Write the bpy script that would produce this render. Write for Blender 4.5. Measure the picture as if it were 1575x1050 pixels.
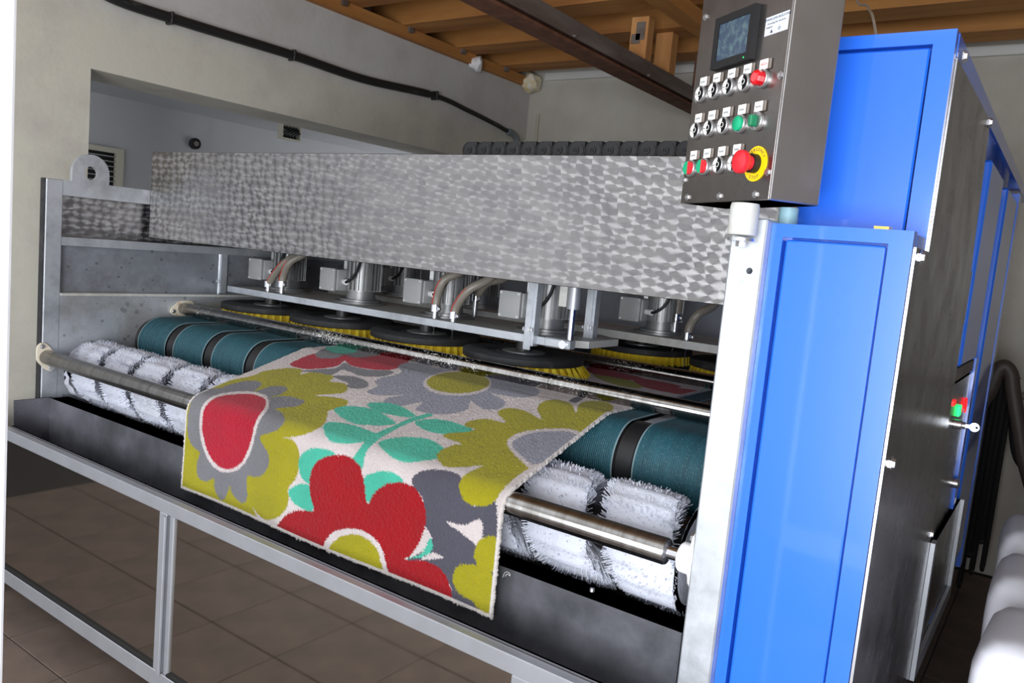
import bpy, bmesh, math, random
import numpy as np
from mathutils import Vector, Matrix
random.seed(7)
rng = np.random.default_rng(7)
for o in list(bpy.data.objects): bpy.data.objects.remove(o)
scn = bpy.context.scene
COL = scn.collection
PI = math.pi

# ------------------------------------------------------------------ camera
HC = 1.5
FPX = 1224.41
R = np.array([[0.8117529, 0.57675201, 0.09172974],
              [0.13921657, -0.03856403, -0.98951077],
              [-0.56716486, 0.81600854, -0.1115979]])
cd = bpy.data.cameras.new('camera')
cam = bpy.data.objects.new('camera', cd); COL.objects.link(cam)
cd.sensor_fit = 'HORIZONTAL'; cd.sensor_width = 36.0; cd.lens = FPX * 36 / 1575
cd.clip_start = 0.02
M = Matrix.Identity(4)
for i in range(3):
    M[i][0] = R[0][i]; M[i][1] = -R[1][i]; M[i][2] = -R[2][i]
M[2][3] = HC
cam.matrix_world = M
scn.camera = cam

# ------------------------------------------------------------------ world, lights, exposure
w = bpy.data.worlds.new('world'); scn.world = w; w.use_nodes = True
bg = w.node_tree.nodes['Background']
bg.inputs[0].default_value = (0.93, 0.96, 1.0, 1); bg.inputs[1].default_value = 1.45

def area(name, loc, target, sx, sy, energy, color=(1, 1, 1)):
    d = bpy.data.lights.new(name, 'AREA'); d.shape = 'RECTANGLE'; d.size = sx; d.size_y = sy
    d.energy = energy; d.color = color
    o = bpy.data.objects.new(name, d); COL.objects.link(o); o.location = loc
    o.rotation_euler = (Vector(target) - Vector(loc)).to_track_quat('-Z', 'Y').to_euler()
    return o
# daylight through the wide doorway behind the photographer
area('doorway_daylight_offscreen', (0.55, -2.2, 1.05), (0.55, 3.0, 1.05), 2.58, 2.0, 215, (0.92, 0.96, 1.0))
scn.view_settings.view_transform = 'Standard'; scn.view_settings.look = 'None'
scn.view_settings.gamma = 1.0; scn.view_settings.use_curve_mapping = False
scn.view_settings.exposure = 0.12

# ------------------------------------------------------------------ pixel helpers (1575 x 1050 frame)
def ray(x, y): return R.T @ np.array([(x - 787.5) / FPX, (y - 525) / FPX, 1.0])
def onX(x, y, X): d = ray(x, y); return d * (X / d[0]) + [0, 0, HC]
def onY(x, y, Y): d = ray(x, y); return d * (Y / d[1]) + [0, 0, HC]
def onZ(x, y, Z): d = ray(x, y); return d * ((Z - HC) / d[2]) + [0, 0, HC]

# ------------------------------------------------------------------ materials
MATS = {}
class NT:
    def __init__(s, m): s.t = m.node_tree; s.n = s.t.nodes; s.l = s.t.links
    def new(s, typ, **kw):
        nd = s.n.new(typ)
        for k, v in kw.items(): setattr(nd, k, v)
        return nd
    def link(s, a, b): s.l.new(a, b)
    def math(s, op, a, b=None, c=None):
        nd = s.n.new('ShaderNodeMath'); nd.operation = op
        for i, v in enumerate((a, b, c)):
            if v is None: continue
            if isinstance(v, (int, float)): nd.inputs[i].default_value = v
            else: s.l.new(v, nd.inputs[i])
        return nd.outputs[0]
    def mix(s, fac, a, b, mode='MIX'):
        nd = s.n.new('ShaderNodeMix'); nd.data_type = 'RGBA'; nd.blend_type = mode
        for i, v in ((0, fac), (6, a), (7, b)):
            if isinstance(v, (int, float)): nd.inputs[i].default_value = v
            elif isinstance(v, tuple): nd.inputs[i].default_value = (*v[:3], 1)
            else: s.l.new(v, nd.inputs[i])
        return nd.outputs[2]
    def noise(s, scale, detail=3, rough=.55, vec=None, stretch=None):
        tc = s.n.new('ShaderNodeTexCoord'); v = vec or tc.outputs['Object']
        if stretch:
            mp = s.n.new('ShaderNodeMapping'); mp.inputs['Scale'].default_value = stretch
            s.l.new(v, mp.inputs[0]); v = mp.outputs[0]
        nz = s.n.new('ShaderNodeTexNoise'); nz.inputs['Scale'].default_value = scale
        nz.inputs['Detail'].default_value = detail; nz.inputs['Roughness'].default_value = rough
        s.l.new(v, nz.inputs['Vector']); return nz.outputs[0]
    def ramp(s, fac, *stops):
        nd = s.n.new('ShaderNodeValToRGB'); e = nd.color_ramp.elements
        while len(e) < len(stops): e.new(.5)
        for el, (p, c) in zip(e, stops):
            el.position = p; el.color = (*c, 1) if isinstance(c, tuple) else (c, c, c, 1)
        s.l.new(fac, nd.inputs[0]); return nd.outputs[0]
def srgb(r, g, b):
    f = lambda c: c / 12.92 if c <= .04045 else ((c + .055) / 1.055) ** 2.4
    return tuple(f(v / 255) for v in (r, g, b))
def mat(name, col, rough=.5, metal=0.0, var=.0, vscale=6, bump=0, bscale=60, coat=0, col2=None, thr=(.35, .65), stretch=None, emit=0, spec=None, trans=0, bdist=.004):
    m = bpy.data.materials.new(name); m.use_nodes = True; MATS[name] = m
    t = NT(m); b = t.n['Principled BSDF']
    b.inputs['Base Color'].default_value = (*col, 1); b.inputs['Roughness'].default_value = rough
    b.inputs['Metallic'].default_value = metal
    if coat: b.inputs['Coat Weight'].default_value = coat; b.inputs['Coat Roughness'].default_value = .05
    if spec is not None: b.inputs['Specular IOR Level'].default_value = spec
    if trans: b.inputs['Transmission Weight'].default_value = trans
    if col2 or var:
        c2 = col2 or tuple(max(0, c * (1 - var)) for c in col)
        f = t.noise(vscale, 5, .6, stretch=stretch)
        f = t.ramp(f, (thr[0], 0.0), (thr[1], 1.0))
        t.link(t.mix(f, col, c2), b.inputs['Base Color'])
    if bump:
        bn = t.new('ShaderNodeBump'); bn.inputs['Strength'].default_value = bump; bn.inputs['Distance'].default_value = bdist
        t.link(t.noise(bscale, 4, .6, stretch=stretch), bn.inputs['Height']); t.link(bn.outputs[0], b.inputs['Normal'])
    if emit: b.inputs['Emission Color'].default_value = (*col, 1); b.inputs['Emission Strength'].default_value = emit
    return m

mat('plaster', srgb(208, 205, 195), .9, col2=srgb(184, 178, 168), vscale=1.3, bump=.25, bscale=14)
def plaster_yellow():
    m = mat('plaster_left', srgb(205, 204, 200), .9); t = NT(m); b = t.n['Principled BSDF']
    tc = t.new('ShaderNodeTexCoord'); sp = t.new('ShaderNodeSeparateXYZ'); t.link(tc.outputs['Object'], sp.inputs[0])
    n1 = t.noise(2.2, 5, .6); zz = t.math('ADD', sp.outputs[2], t.math('MULTIPLY', n1, .35))
    f = t.ramp(zz, (0.0, 0.0), (1.0, 1.0))
    mr = t.new('ShaderNodeMapRange'); mr.inputs[1].default_value = 2.62; mr.inputs[2].default_value = 2.45; t.link(zz, mr.inputs[0])
    c = t.mix(mr.outputs[0], srgb(198, 196, 195), srgb(204, 200, 187))
    f2 = t.ramp(t.noise(3.5, 6, .65), (.45, 0.0), (.7, .6))
    c = t.mix(f2, c, srgb(176, 170, 163))
    t.link(c, b.inputs['Base Color'])
    bn = t.new('ShaderNodeBump'); bn.inputs['Strength'].default_value = .3; bn.inputs['Distance'].default_value = .01
    t.link(t.noise(9, 5, .6), bn.inputs['Height']); t.link(bn.outputs[0], b.inputs['Normal'])
plaster_yellow()
mat('room_grey', srgb(186, 187, 190), .9, var=.08, vscale=2, bump=.1, bscale=20)
mat('white_trim', srgb(232, 232, 230), .6, var=.05, vscale=4)
mat('jamb_white', srgb(245, 245, 245), .55, var=.05, vscale=8, bump=.3, bscale=18)
mat('foam', srgb(226, 205, 150), .9, col2=srgb(240, 235, 225), vscale=30, bump=.8, bscale=50)
mat('wood', srgb(196, 138, 74), .75, col2=srgb(160, 104, 52), vscale=7, stretch=(.15, 1, 1), bump=.15, bscale=40)
mat('wood_y', srgb(196, 138, 74), .75, col2=srgb(160, 104, 52), vscale=7, stretch=(1, .12, 1), bump=.15, bscale=40)
mat('wood_z', srgb(206, 150, 92), .75, col2=srgb(176, 118, 66), vscale=9, stretch=(1, 1, .12), bump=.15, bscale=40)
mat('board', srgb(160, 138, 100), .85, col2=srgb(126, 116, 94), vscale=5, stretch=(.2, 1, 1))
mat('rust', srgb(122, 80, 60), .75, col2=srgb(92, 58, 42), vscale=14, bump=.3, bscale=50)
mat('grey_steel', srgb(136, 128, 122), .6, .3, col2=srgb(104, 90, 82), vscale=9, stretch=(1, .2, 1))
mat('tile', srgb(118, 101, 90), .55, col2=srgb(98, 84, 76), vscale=5, bump=.1, bscale=40)
mat('grout', srgb(58, 54, 52), .9)
mat('blue', srgb(34, 104, 222), .28, coat=.8, bump=.04, bscale=35, bdist=.003)
mat('alu', srgb(176, 178, 184), .42, .55, var=.1, vscale=10)
mat('black', srgb(24, 24, 26), .5, bump=.1, bscale=60)
mat('black_rubber', srgb(34, 34, 36), .65, col2=srgb(64, 62, 64), vscale=18, thr=(.5, .75), bump=.2, bscale=80)
mat('conduit', srgb(30, 30, 31), .55, col2=srgb(78, 76, 74), vscale=22, thr=(.6, .7), stretch=(1, .3, 1))
mat('grey_plastic', srgb(120, 126, 130), .5)
mat('motor_grey', srgb(166, 166, 166), .5, .1, var=.06, vscale=20)
mat('motor_cast', srgb(150, 150, 150), .4, .6, var=.15, vscale=30)
mat('chrome', srgb(210, 210, 214), .2, 1.0)
mat('bezel', srgb(196, 196, 198), .34, .9)
mat('knob_black', srgb(20, 20, 22), .85, spec=.2)
mat('bolt_zinc', srgb(200, 200, 202), .3, .9)
mat('white_plastic', srgb(240, 240, 242), .4)
mat('cream_plastic', srgb(226, 216, 196), .5, col2=srgb(176, 140, 108), vscale=40, thr=(.55, .75))
mat('can', srgb(226, 226, 236), .35, trans=.0, spec=.5)
mat('can_cap', srgb(210, 60, 50), .4)
mat('hose', srgb(140, 132, 122), .3, bump=.3, bscale=200, var=.15, vscale=30)
mat('hose_red', srgb(190, 60, 50), .4)
mat('hose_dark', srgb(74, 64, 58), .55, bump=.3, bscale=60)
mat('core', srgb(40, 37, 38), .45, var=.4, vscale=20)
mat('belt_edge', srgb(120, 142, 148), .8)
mat('screen', srgb(56, 72, 92), .25, col2=srgb(84, 106, 112), vscale=70, thr=(.45, .62))
mat('label_white', srgb(245, 242, 238), .6)
mat('sticker', srgb(214, 220, 232), .5)
mat('ink', srgb(52, 50, 58), .7)
mat('ink_red', srgb(220, 60, 60), .7)
mat('red_button', srgb(232, 40, 52), .35)
mat('red_lens', srgb(205, 12, 28), .12, coat=.6)
mat('green_button', srgb(20, 168, 120), .4)
mat('green_dark', srgb(16, 118, 78), .3)
mat('yellow_plate', srgb(248, 206, 10), .45)
mat('brass', srgb(200, 160, 80), .35, .8)
mat('led_green', srgb(30, 255, 110), .4, emit=2.2)
mat('led_red', srgb(255, 30, 30), .4, emit=1.6)
mat('key', srgb(190, 192, 196), .35, .7)
mat('yarn', srgb(200, 200, 202), .9)
mat('beige_strip', srgb(190, 184, 170), .8)
mat('yellow_core', srgb(224, 188, 36), .8)
mat('yellow_bristle', srgb(248, 228, 66), .55, col2=srgb(236, 196, 34), vscale=25)
mat('bristle', srgb(206, 209, 222), .8, col2=srgb(172, 171, 178), vscale=14, thr=(.45, .8), bump=.5, bscale=150)
mat('vent_black', srgb(20, 19, 19), .6)
mat('vent_frame', srgb(196, 192, 176), .6)
mat('pipe_green', srgb(132, 168, 178), .5)
mat('interior', srgb(168, 176, 188), .6, .1, var=.25, vscale=3)

def galv(name, base, dirt, scale=38, metal=.55, rough=.42, spots=0):
    m = mat(name, base, rough, metal); t = NT(m); b = t.n['Principled BSDF']
    tc = t.new('ShaderNodeTexCoord'); v = t.new('ShaderNodeTexVoronoi'); v.inputs['Scale'].default_value = scale
    t.link(tc.outputs['Object'], v.inputs[0])
    c = t.mix(t.ramp(v.outputs['Color'], (0.1, 0.0), (.9, .35)), base, tuple(x * .72 for x in base))
    f = t.ramp(t.noise(4, 6, .7), (.5, 0.0), (.72, .8)); c = t.mix(f, c, dirt)
    if spots:
        v2 = t.new('ShaderNodeTexVoronoi'); v2.inputs['Scale'].default_value = 26; t.link(tc.outputs['Object'], v2.inputs[0])
        rad = t.math('MULTIPLY', t.noise(5, 2), .55)
        s1 = t.math('LESS_THAN', v2.outputs['Distance'], t.math('SUBTRACT', rad, .12))
        c = t.mix(t.math('MULTIPLY', s1, .75), c, tuple(x * .45 for x in base))
    t.link(c, b.inputs['Base Color'])
    t.link(t.ramp(t.noise(12, 4), (.3, rough - .1), (.7, rough + .14)), b.inputs['Roughness'])
galv('galv', srgb(196, 200, 206), srgb(140, 142, 146))
galv('galv_plate', srgb(198, 202, 208), srgb(150, 146, 142), spots=1)
galv('galv_sheet', srgb(160, 164, 172), srgb(112, 110, 110), spots=1, rough=.36)
galv('galv_pale', srgb(214, 214, 210), srgb(168, 160, 148), metal=.25, rough=.55)

def brushed(name, base, rough, aniso=.6, tangent=(0, 0, 1), var=.25, dirt=None):
    m = mat(name, base, rough, 1.0); t = NT(m); b = t.n['Principled BSDF']
    b.inputs['Anisotropic'].default_value = aniso
    cv = t.new('ShaderNodeCombineXYZ')
    for i in range(3): cv.inputs[i].default_value = tangent[i]
    t.link(cv.outputs[0], b.inputs['Tangent'])
    f = t.ramp(t.noise(5, 5, .65), (.35, 0.0), (.7, 1.0))
    t.link(t.mix(t.math('MULTIPLY', f, var), base, dirt or tuple(x * .45 for x in base)), b.inputs['Base Color'])
    t.link(t.ramp(t.noise(9, 4), (.3, rough * .8), (.7, rough * 1.3)), b.inputs['Roughness'])
brushed('stainless_side', srgb(168, 166, 170), .24, .3, var=.12)
brushed('stainless_box', srgb(206, 204, 206), .36, .3, var=.1)
brushed('stainless_face', srgb(156, 151, 148), .30, .4, var=.6)
brushed('tray', srgb(130, 130, 138), .38, .5, var=.75, dirt=srgb(52, 56, 58))
MATS['tray'].node_tree.nodes['Principled BSDF'].inputs['Metallic'].default_value = .7
brushed('mirror_panel', srgb(186, 180, 172), .045, 0, var=.12)

def roller_mat(name, foam):
    m = mat(name, srgb(170, 168, 166), .26, 1.0); t = NT(m); b = t.n['Principled BSDF']
    b.inputs['Anisotropic'].default_value = .7
    cv = t.new('ShaderNodeCombineXYZ'); cv.inputs[0].default_value = 0; cv.inputs[1].default_value = .3; cv.inputs[2].default_value = 1
    f = t.ramp(t.noise(4, 4, .6, stretch=(12, 1, 1)), (.35, 0.0), (.75, 1.0))
    c = t.mix(f, srgb(172, 170, 168), srgb(126, 122, 118))
    if foam:
        n = t.noise(190, 2, .6, stretch=(.8, 1.2, 1)); big = t.noise(5, 3)
        s = t.ramp(t.math('ADD', n, t.math('MULTIPLY', t.math('SUBTRACT', big, .5), .5)), (.63, 0.0), (.70, .8))
        tcf = t.new('ShaderNodeTexCoord'); spf = t.new('ShaderNodeSeparateXYZ'); t.link(tcf.outputs['Object'], spf.inputs[0])
        mrf = t.new('ShaderNodeMapRange'); mrf.inputs[1].default_value = .95; mrf.inputs[2].default_value = .45; t.link(spf.outputs[0], mrf.inputs[0])
        s = t.math('MULTIPLY', s, mrf.outputs[0])
        c = t.mix(s, c, srgb(225, 224, 220))
        t.link(t.math('SUBTRACT', 1.0, s), b.inputs['Metallic'])
        t.link(t.math('ADD', .2, t.math('MULTIPLY', s, .5)), b.inputs['Roughness'])
    t.link(c, b.inputs['Base Color'])
roller_mat('roller', False); roller_mat('roller_wet', True)

def jewel():
    """engine-turned stainless: overlapping circular swirls, brushed around each centre"""
    m = mat('jewelled', srgb(160, 158, 158), .36, 1.0); t = NT(m); b = t.n['Principled BSDF']
    tc = t.new('ShaderNodeTexCoord'); sp = t.new('ShaderNodeSeparateXYZ'); t.link(tc.outputs['Object'], sp.inputs[0])
    sx, sz = .044, .026
    u = t.math('DIVIDE', t.math('ADD', sp.outputs[0], sp.outputs[1]), sx); v = t.math('DIVIDE', sp.outputs[2], sz)
    cv = t.new('ShaderNodeCombineXYZ'); t.link(u, cv.inputs[0]); t.link(v, cv.inputs[1])
    vo = t.new('ShaderNodeTexVoronoi'); vo.voronoi_dimensions = '2D'; vo.inputs['Scale'].default_value = 1.0; vo.inputs['Randomness'].default_value = .55
    t.link(cv.outputs[0], vo.inputs['Vector'])
    df = t.new('ShaderNodeVectorMath', operation='SUBTRACT'); t.link(cv.outputs[0], df.inputs[0]); t.link(vo.outputs['Position'], df.inputs[1])
    ds = t.new('ShaderNodeSeparateXYZ'); t.link(df.outputs[0], ds.inputs[0])
    du = t.math('MULTIPLY', ds.outputs[0], sx); dv = t.math('MULTIPLY', ds.outputs[1], sz)
    sc = t.new('ShaderNodeSeparateColor'); t.link(vo.outputs['Color'], sc.inputs[0])
    tg = t.new('ShaderNodeCombineXYZ'); t.link(du, tg.inputs[0]); t.link(du, tg.inputs[1]); t.link(dv, tg.inputs[2])
    nm = t.new('ShaderNodeVectorMath', operation='NORMALIZE'); t.link(tg.outputs[0], nm.inputs[0])
    t.link(nm.outputs[0], b.inputs['Tangent']); b.inputs['Anisotropic'].default_value = .94
    bn = t.new('ShaderNodeBump'); bn.inputs['Strength'].default_value = .5; bn.inputs['Distance'].default_value = .0012
    t.link(vo.outputs['Distance'], bn.inputs['Height']); t.link(bn.outputs[0], b.inputs['Normal'])
    c = t.mix(sc.outputs[2], srgb(134, 132, 133), srgb(148, 146, 145))
    t.link(c, b.inputs['Base Color'])
    t.link(t.ramp(t.noise(2.5, 3), (.3, .26), (.7, .36)), b.inputs['Roughness'])
jewel()

def belt():
    m = mat('belt', srgb(28, 78, 88), .65); t = NT(m); b = t.n['Principled BSDF']
    tc = t.new('ShaderNodeTexCoord')
    n = t.noise(9, 5, .7, stretch=(8, 1, 1)); c = t.mix(t.ramp(n, (.35, 0.0), (.75, 1.0)), srgb(30, 84, 96), srgb(22, 62, 74))
    wv = t.new('ShaderNodeTexWave'); wv.bands_direction = 'X'; wv.inputs['Scale'].default_value = 55; wv.inputs['Distortion'].default_value = 1.5
    wv.inputs['Detail'].default_value = 1; t.link(tc.outputs['Object'], wv.inputs[0])
    ck = t.new('ShaderNodeTexNoise'); ck.inputs['Scale'].default_value = 260; t.link(tc.outputs['Object'], ck.inputs['Vector'])
    st = t.math('MULTIPLY', t.ramp(wv.outputs[0], (.72, 0.0), (.95, 1.0)), t.ramp(ck.outputs[0], (.56, 0.0), (.66, 1.0)))
    c = t.mix(t.math('MULTIPLY', st, .55), c, srgb(130, 160, 165))
    t.link(c, b.inputs['Base Color'])
    bn = t.new('ShaderNodeBump'); bn.inputs['Strength'].default_value = .4; bn.inputs['Distance'].default_value = .003
    t.link(t.math('ADD', wv.outputs[0], ck.outputs[0]), bn.inputs['Height']); t.link(bn.outputs[0], b.inputs['Normal'])
belt()

def rug_mat():
    m = mat('rug_pile', (1, 1, 1), 1.0, spec=.15); t = NT(m); b = t.n['Principled BSDF']
    at = t.new('ShaderNodeAttribute', attribute_name='Col')
    n = t.noise(420, 2, .7); c = t.mix(t.ramp(n, (.3, .0), (.75, .32)), at.outputs['Color'], (0, 0, 0))
    n2 = t.noise(7, 4, .6); c = t.mix(t.ramp(n2, (.4, 0.0), (.8, .2)), c, (0.02, 0.02, 0.02))
    t.link(c, b.inputs['Base Color'])
    b.inputs['Sheen Weight'].default_value = .15
    bn = t.new('ShaderNodeBump'); bn.inputs['Strength'].default_value = .7; bn.inputs['Distance'].default_value = .003
    t.link(t.noise(330, 3, .7), bn.inputs['Height']); t.link(bn.outputs[0], b.inputs['Normal'])
    # wet glints
    g = t.ramp(t.noise(170, 1, .5), (.74, 0.0), (.78, 1.0))
    t.link(t.math('SUBTRACT', 1.0, t.math('MULTIPLY', g, .8)), b.inputs['Roughness'])
rug_mat()

# ------------------------------------------------------------------ object helpers
ORG = {}
def obj(name, bm, m=None, parent=None, smooth=False, world=True, loc=None):
    """one bmesh (or mesh) -> one linked object; verts given in world space are moved into the parent's frame"""
    if isinstance(bm, bpy.types.Mesh): me = bm
    else:
        if parent is not None and world:
            bmesh.ops.translate(bm, verts=bm.verts, vec=-Vector(ORG.get(parent.name, (0, 0, 0))))
        me = bpy.data.meshes.new(name); bm.to_mesh(me); bm.free()
        if smooth:
            for p in me.polygons: p.use_smooth = True
            try: me.set_sharp_from_angle(angle=math.radians(40))
            except Exception: pass
    o = bpy.data.objects.new(name, me); COL.objects.link(o)
    if m and not me.materials: me.materials.append(MATS[m])
    if parent is not None:
        o.parent = parent; ORG[o.name] = ORG.get(parent.name, (0, 0, 0))
    if loc is not None: o.location = loc
    return o
def tag(o, label, cat, group=None):
    o['label'] = label; o['category'] = cat
    if group: o['group'] = group
    return o
def thing(name, label, cat, loc=(0, 0, 0), rotz=0, group=None):
    o = bpy.data.objects.new(name, None); COL.objects.link(o); o.location = loc; o.rotation_euler = (0, 0, rotz)
    o.empty_display_size = .1
    ORG[o.name] = tuple(loc); return tag(o, label, cat, group)
def struct(name, bm, m, label, cat='wall', **kw):
    o = obj(name, bm, m, **kw); o['kind'] = 'structure'; o['label'] = label; o['category'] = cat; return o
def B(): return bmesh.new()
def box(bm, x0, x1, y0, y1, z0, z1, bev=0, seg=1):
    vs = [bm.verts.new((x, y, z)) for x in (x0, x1) for y in (y0, y1) for z in (z0, z1)]
    fs = [bm.faces.new([vs[i] for i in f]) for f in ((0, 1, 3, 2), (4, 6, 7, 5), (0, 4, 5, 1), (2, 3, 7, 6), (0, 2, 6, 4), (1, 5, 7, 3))]
    if bev:
        es = list({e for f in fs for e in f.edges})
        bmesh.ops.bevel(bm, geom=es, offset=bev, segments=seg, affect='EDGES', profile=.5)
    return bm
def mbox(*a, **k): return box(B(), *a, **k)
def basis(d):
    d = Vector(d).normalized(); a = Vector((0, 0, 1)) if abs(d.z) < .9 else Vector((1, 0, 0))
    u = d.cross(a).normalized(); v = d.cross(u).normalized(); return d, u, v
def lathe(bm, origin, axis, prof, n=24, cap=True):
    """revolve (distance along axis, radius) pairs"""
    d, u, v = basis(axis); o = Vector(origin); rings = []
    for t_, r_ in prof:
        rings.append([bm.verts.new(o + d * t_ + (u * math.cos(2 * PI * k / n) + v * math.sin(2 * PI * k / n)) * r_) for k in range(n)])
    for a, b2 in zip(rings, rings[1:]):
        for k in range(n): bm.faces.new((a[k], a[(k + 1) % n], b2[(k + 1) % n], b2[k]))
    if cap: bm.faces.new(rings[0][::-1]); bm.faces.new(rings[-1])
    return bm
def cyl(bm, p0, p1, r, n=20, ch=0):
    L = (Vector(p1) - Vector(p0)).length
    pr = [(0, r), (L, r)] if not ch else [(0, r - ch), (ch, r), (L - ch, r), (L, r - ch)]
    return lathe(bm, p0, Vector(p1) - Vector(p0), pr, n)
def spline(pts, n=10):
    P = [Vector(p) for p in pts]; P = [2 * P[0] - P[1]] + P + [2 * P[-1] - P[-2]]; out = []
    for i in range(1, len(P) - 2):
        for k in range(n):
            t_ = k / n; a, b, c, d = P[i - 1:i + 3]
            out.append(.5 * ((2 * b) + (c - a) * t_ + (2 * a - 5 * b + 4 * c - d) * t_ ** 2 + (3 * b - a - 3 * c + d) * t_ ** 3))
    out.append(P[-2]); return out
def tube(bm, pts, r, n=10, rf=None):
    pts = [Vector(p) for p in pts]; rings = []; u = None
    for i, p in enumerate(pts):
        d = (pts[min(i + 1, len(pts) - 1)] - pts[max(i - 1, 0)]).normalized()
        if u is None: _, u, _ = basis(d)
        u = (u - d * u.dot(d)).normalized(); v = d.cross(u); rr = rf(i) if rf else r
        rings.append([bm.verts.new(p + (u * math.cos(2 * PI * k / n) + v * math.sin(2 * PI * k / n)) * rr) for k in range(n)])
    for a, b2 in zip(rings, rings[1:]):
        for k in range(n): bm.faces.new((a[k], a[(k + 1) % n], b2[(k + 1) % n], b2[k]))
    bm.faces.new(rings[0][::-1]); bm.faces.new(rings[-1]); return bm
def prism(bm, poly, axis, a0, a1):
    """extrude a 2D polygon; axis 0: poly=(y,z), 1: poly=(x,z), 2: poly=(x,y)"""
    def P(p, a): return {0: (a, p[0], p[1]), 1: (p[0], a, p[1]), 2: (p[0], p[1], a)}[axis]
    A = [bm.verts.new(P(p, a0)) for p in poly]; C = [bm.verts.new(P(p, a1)) for p in poly]; n = len(poly)
    bm.faces.new(A[::-1]); bm.faces.new(C)
    for i in range(n): bm.faces.new((A[i], A[(i + 1) % n], C[(i + 1) % n], C[i]))
    bmesh.ops.recalc_face_normals(bm, faces=bm.faces); return bm
def bolt_mesh(r=.008, h=.006):
    bm = B(); lathe(bm, (0, 0, 0), (0, 0, 1), [(0, r * 1.35), (h * .3, r * 1.35), (h * .3, r), (h, r * .9)], 6)
    me = bpy.data.meshes.new('bolt'); bm.to_mesh(me); bm.free(); me.materials.append(MATS['bolt_zinc']); return me
BOLT = bolt_mesh()
def bolt(parent, p, nrm, s=1.0):
    o = bpy.data.objects.new('bolt', BOLT); COL.objects.link(o); o.parent = parent
    o.location = Vector(p) - Vector(ORG.get(parent.name, (0, 0, 0)))
    o.rotation_euler = Vector(nrm).to_track_quat('Z', 'Y').to_euler(); o.scale = (s, s, s); return o

def carve(o, cutter):
    '''cut a real hole: cutter bmesh given in world space'''
    bmesh.ops.recalc_face_normals(cutter, faces=cutter.faces)
    bmesh.ops.translate(cutter, verts=cutter.verts, vec=-Vector(ORG.get(o.name, (0, 0, 0))))
    cm = bpy.data.meshes.new('cut'); cutter.to_mesh(cm); cutter.free()
    tmp = bpy.data.objects.new('cut_body', o.data); co = bpy.data.objects.new('cut', cm); COL.objects.link(tmp); COL.objects.link(co)
    md = tmp.modifiers.new('cut', 'BOOLEAN'); md.operation = 'DIFFERENCE'; md.solver = 'EXACT'; md.object = co
    dg = bpy.context.evaluated_depsgraph_get(); dg.update()
    me_ = bpy.data.meshes.new_from_object(tmp.evaluated_get(dg)); me_.name = o.name
    bpy.data.objects.remove(tmp); bpy.data.objects.remove(co); o.data = me_

# ------------------------------------------------------------------ the room
floor = struct('floor', mbox(-6.0, 1.8, -1.6, 6.0, -.12, -.012), 'grout', 'square brown tiled floor with dark joints', 'floor')
TS = .37
tile_me = None
tbm = mbox(-TS / 2 + .002, TS / 2 - .002, -TS / 2 + .002, TS / 2 - .002, -.012, 0, bev=.0015)
tile_me = bpy.data.meshes.new('tile'); tbm.to_mesh(tile_me); tbm.free(); tile_me.materials.append(MATS['tile'])
for i in range(-6, 11):
    for j in range(-5, 11):
        x, y = -2.5 + TS * (i + .5), 1.22 + TS * (j + .5)
        if (-3.45 < x < 1.5 and -.6 < y < 4.9) or (x > -4.4 and y < 1.2 and x < 1.5):
            o = bpy.data.objects.new('tile', tile_me); COL.objects.link(o); o.parent = floor; o.location = (x, y, 0)

XW = -3.5; ZC = 2.705; YB = 4.97
bm = B()
box(bm, XW - .3, XW, 1.36, 1.757, 0, ZC); box(bm, XW - .3, XW, 1.757, 4.35, 2.10, ZC); box(bm, XW - .3, XW, 4.35, YB, 0, ZC); box(bm, XW - .3, XW - .24, 1.36, YB, ZC, 2.96)
wl = struct('wall_left', bm, 'plaster_left', 'cream plastered side wall with a wide opening under a deep beam')
wb = struct('wall_back', mbox(XW - .3, 1.8, YB, YB + .15, 0, 2.96), 'plaster', 'white plastered end wall behind the washing machine')
struct('wall_right_offscreen', mbox(.44, .56, .5, YB, 0, 2.96), 'plaster', 'unseen white plastered wall set close in to darken the aisle')  # wall out of view, drawn in to keep daylight out of the aisle
bm = B(); box(bm, -1.5, -.75, -2.12, -2.0, 0, 2.96); box(bm, -.75, 1.85, -2.12, -2.0, 2.07, 2.96)
struct('wall_front_offscreen', bm, 'plaster', 'unseen plastered wall around the doorway, added to keep sky reflections off the blue cabinet')  # wall out of view, added so the tall cabinet does not mirror the sky
# room seen through the opening
bm = B(); box(bm, -5.75, -5.6, -1.6, 3.72, 0, 2.31); box(bm, -5.75, -5.62, 3.72, 7.2, 0, 2.31)
wf = struct('wall_far', bm, 'room_grey', 'grey wall of the room beyond the opening')
struct('ceiling_far', mbox(-5.75, -3.8, 0.2, 7.2, 2.31, 2.45), 'room_grey', 'low grey ceiling of the room beyond the opening', 'ceiling')

# ceiling: boards on joists
ceil = struct('ceiling', mbox(-3.8, 1.8, .3, 5.2, 2.96, 3.0), 'board', 'timber ceiling with sawn joists and weathered boards', 'ceiling')
jm = None
for k, yj in enumerate([.95, 1.45, 1.97, 2.49, 3.05, 3.57, 4.08, 4.56]):
    bm = mbox(-3.73, 1.75, -.025, .165, 2.77, 2.96)
    if jm is None:
        jm = bpy.data.meshes.new('joist'); bm.to_mesh(jm); jm.materials.append(MATS['wood'])
    bm.free()
    o = bpy.data.objects.new('joist', jm); COL.objects.link(o); o.parent = ceil; o.location = (0, yj, 0)
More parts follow.
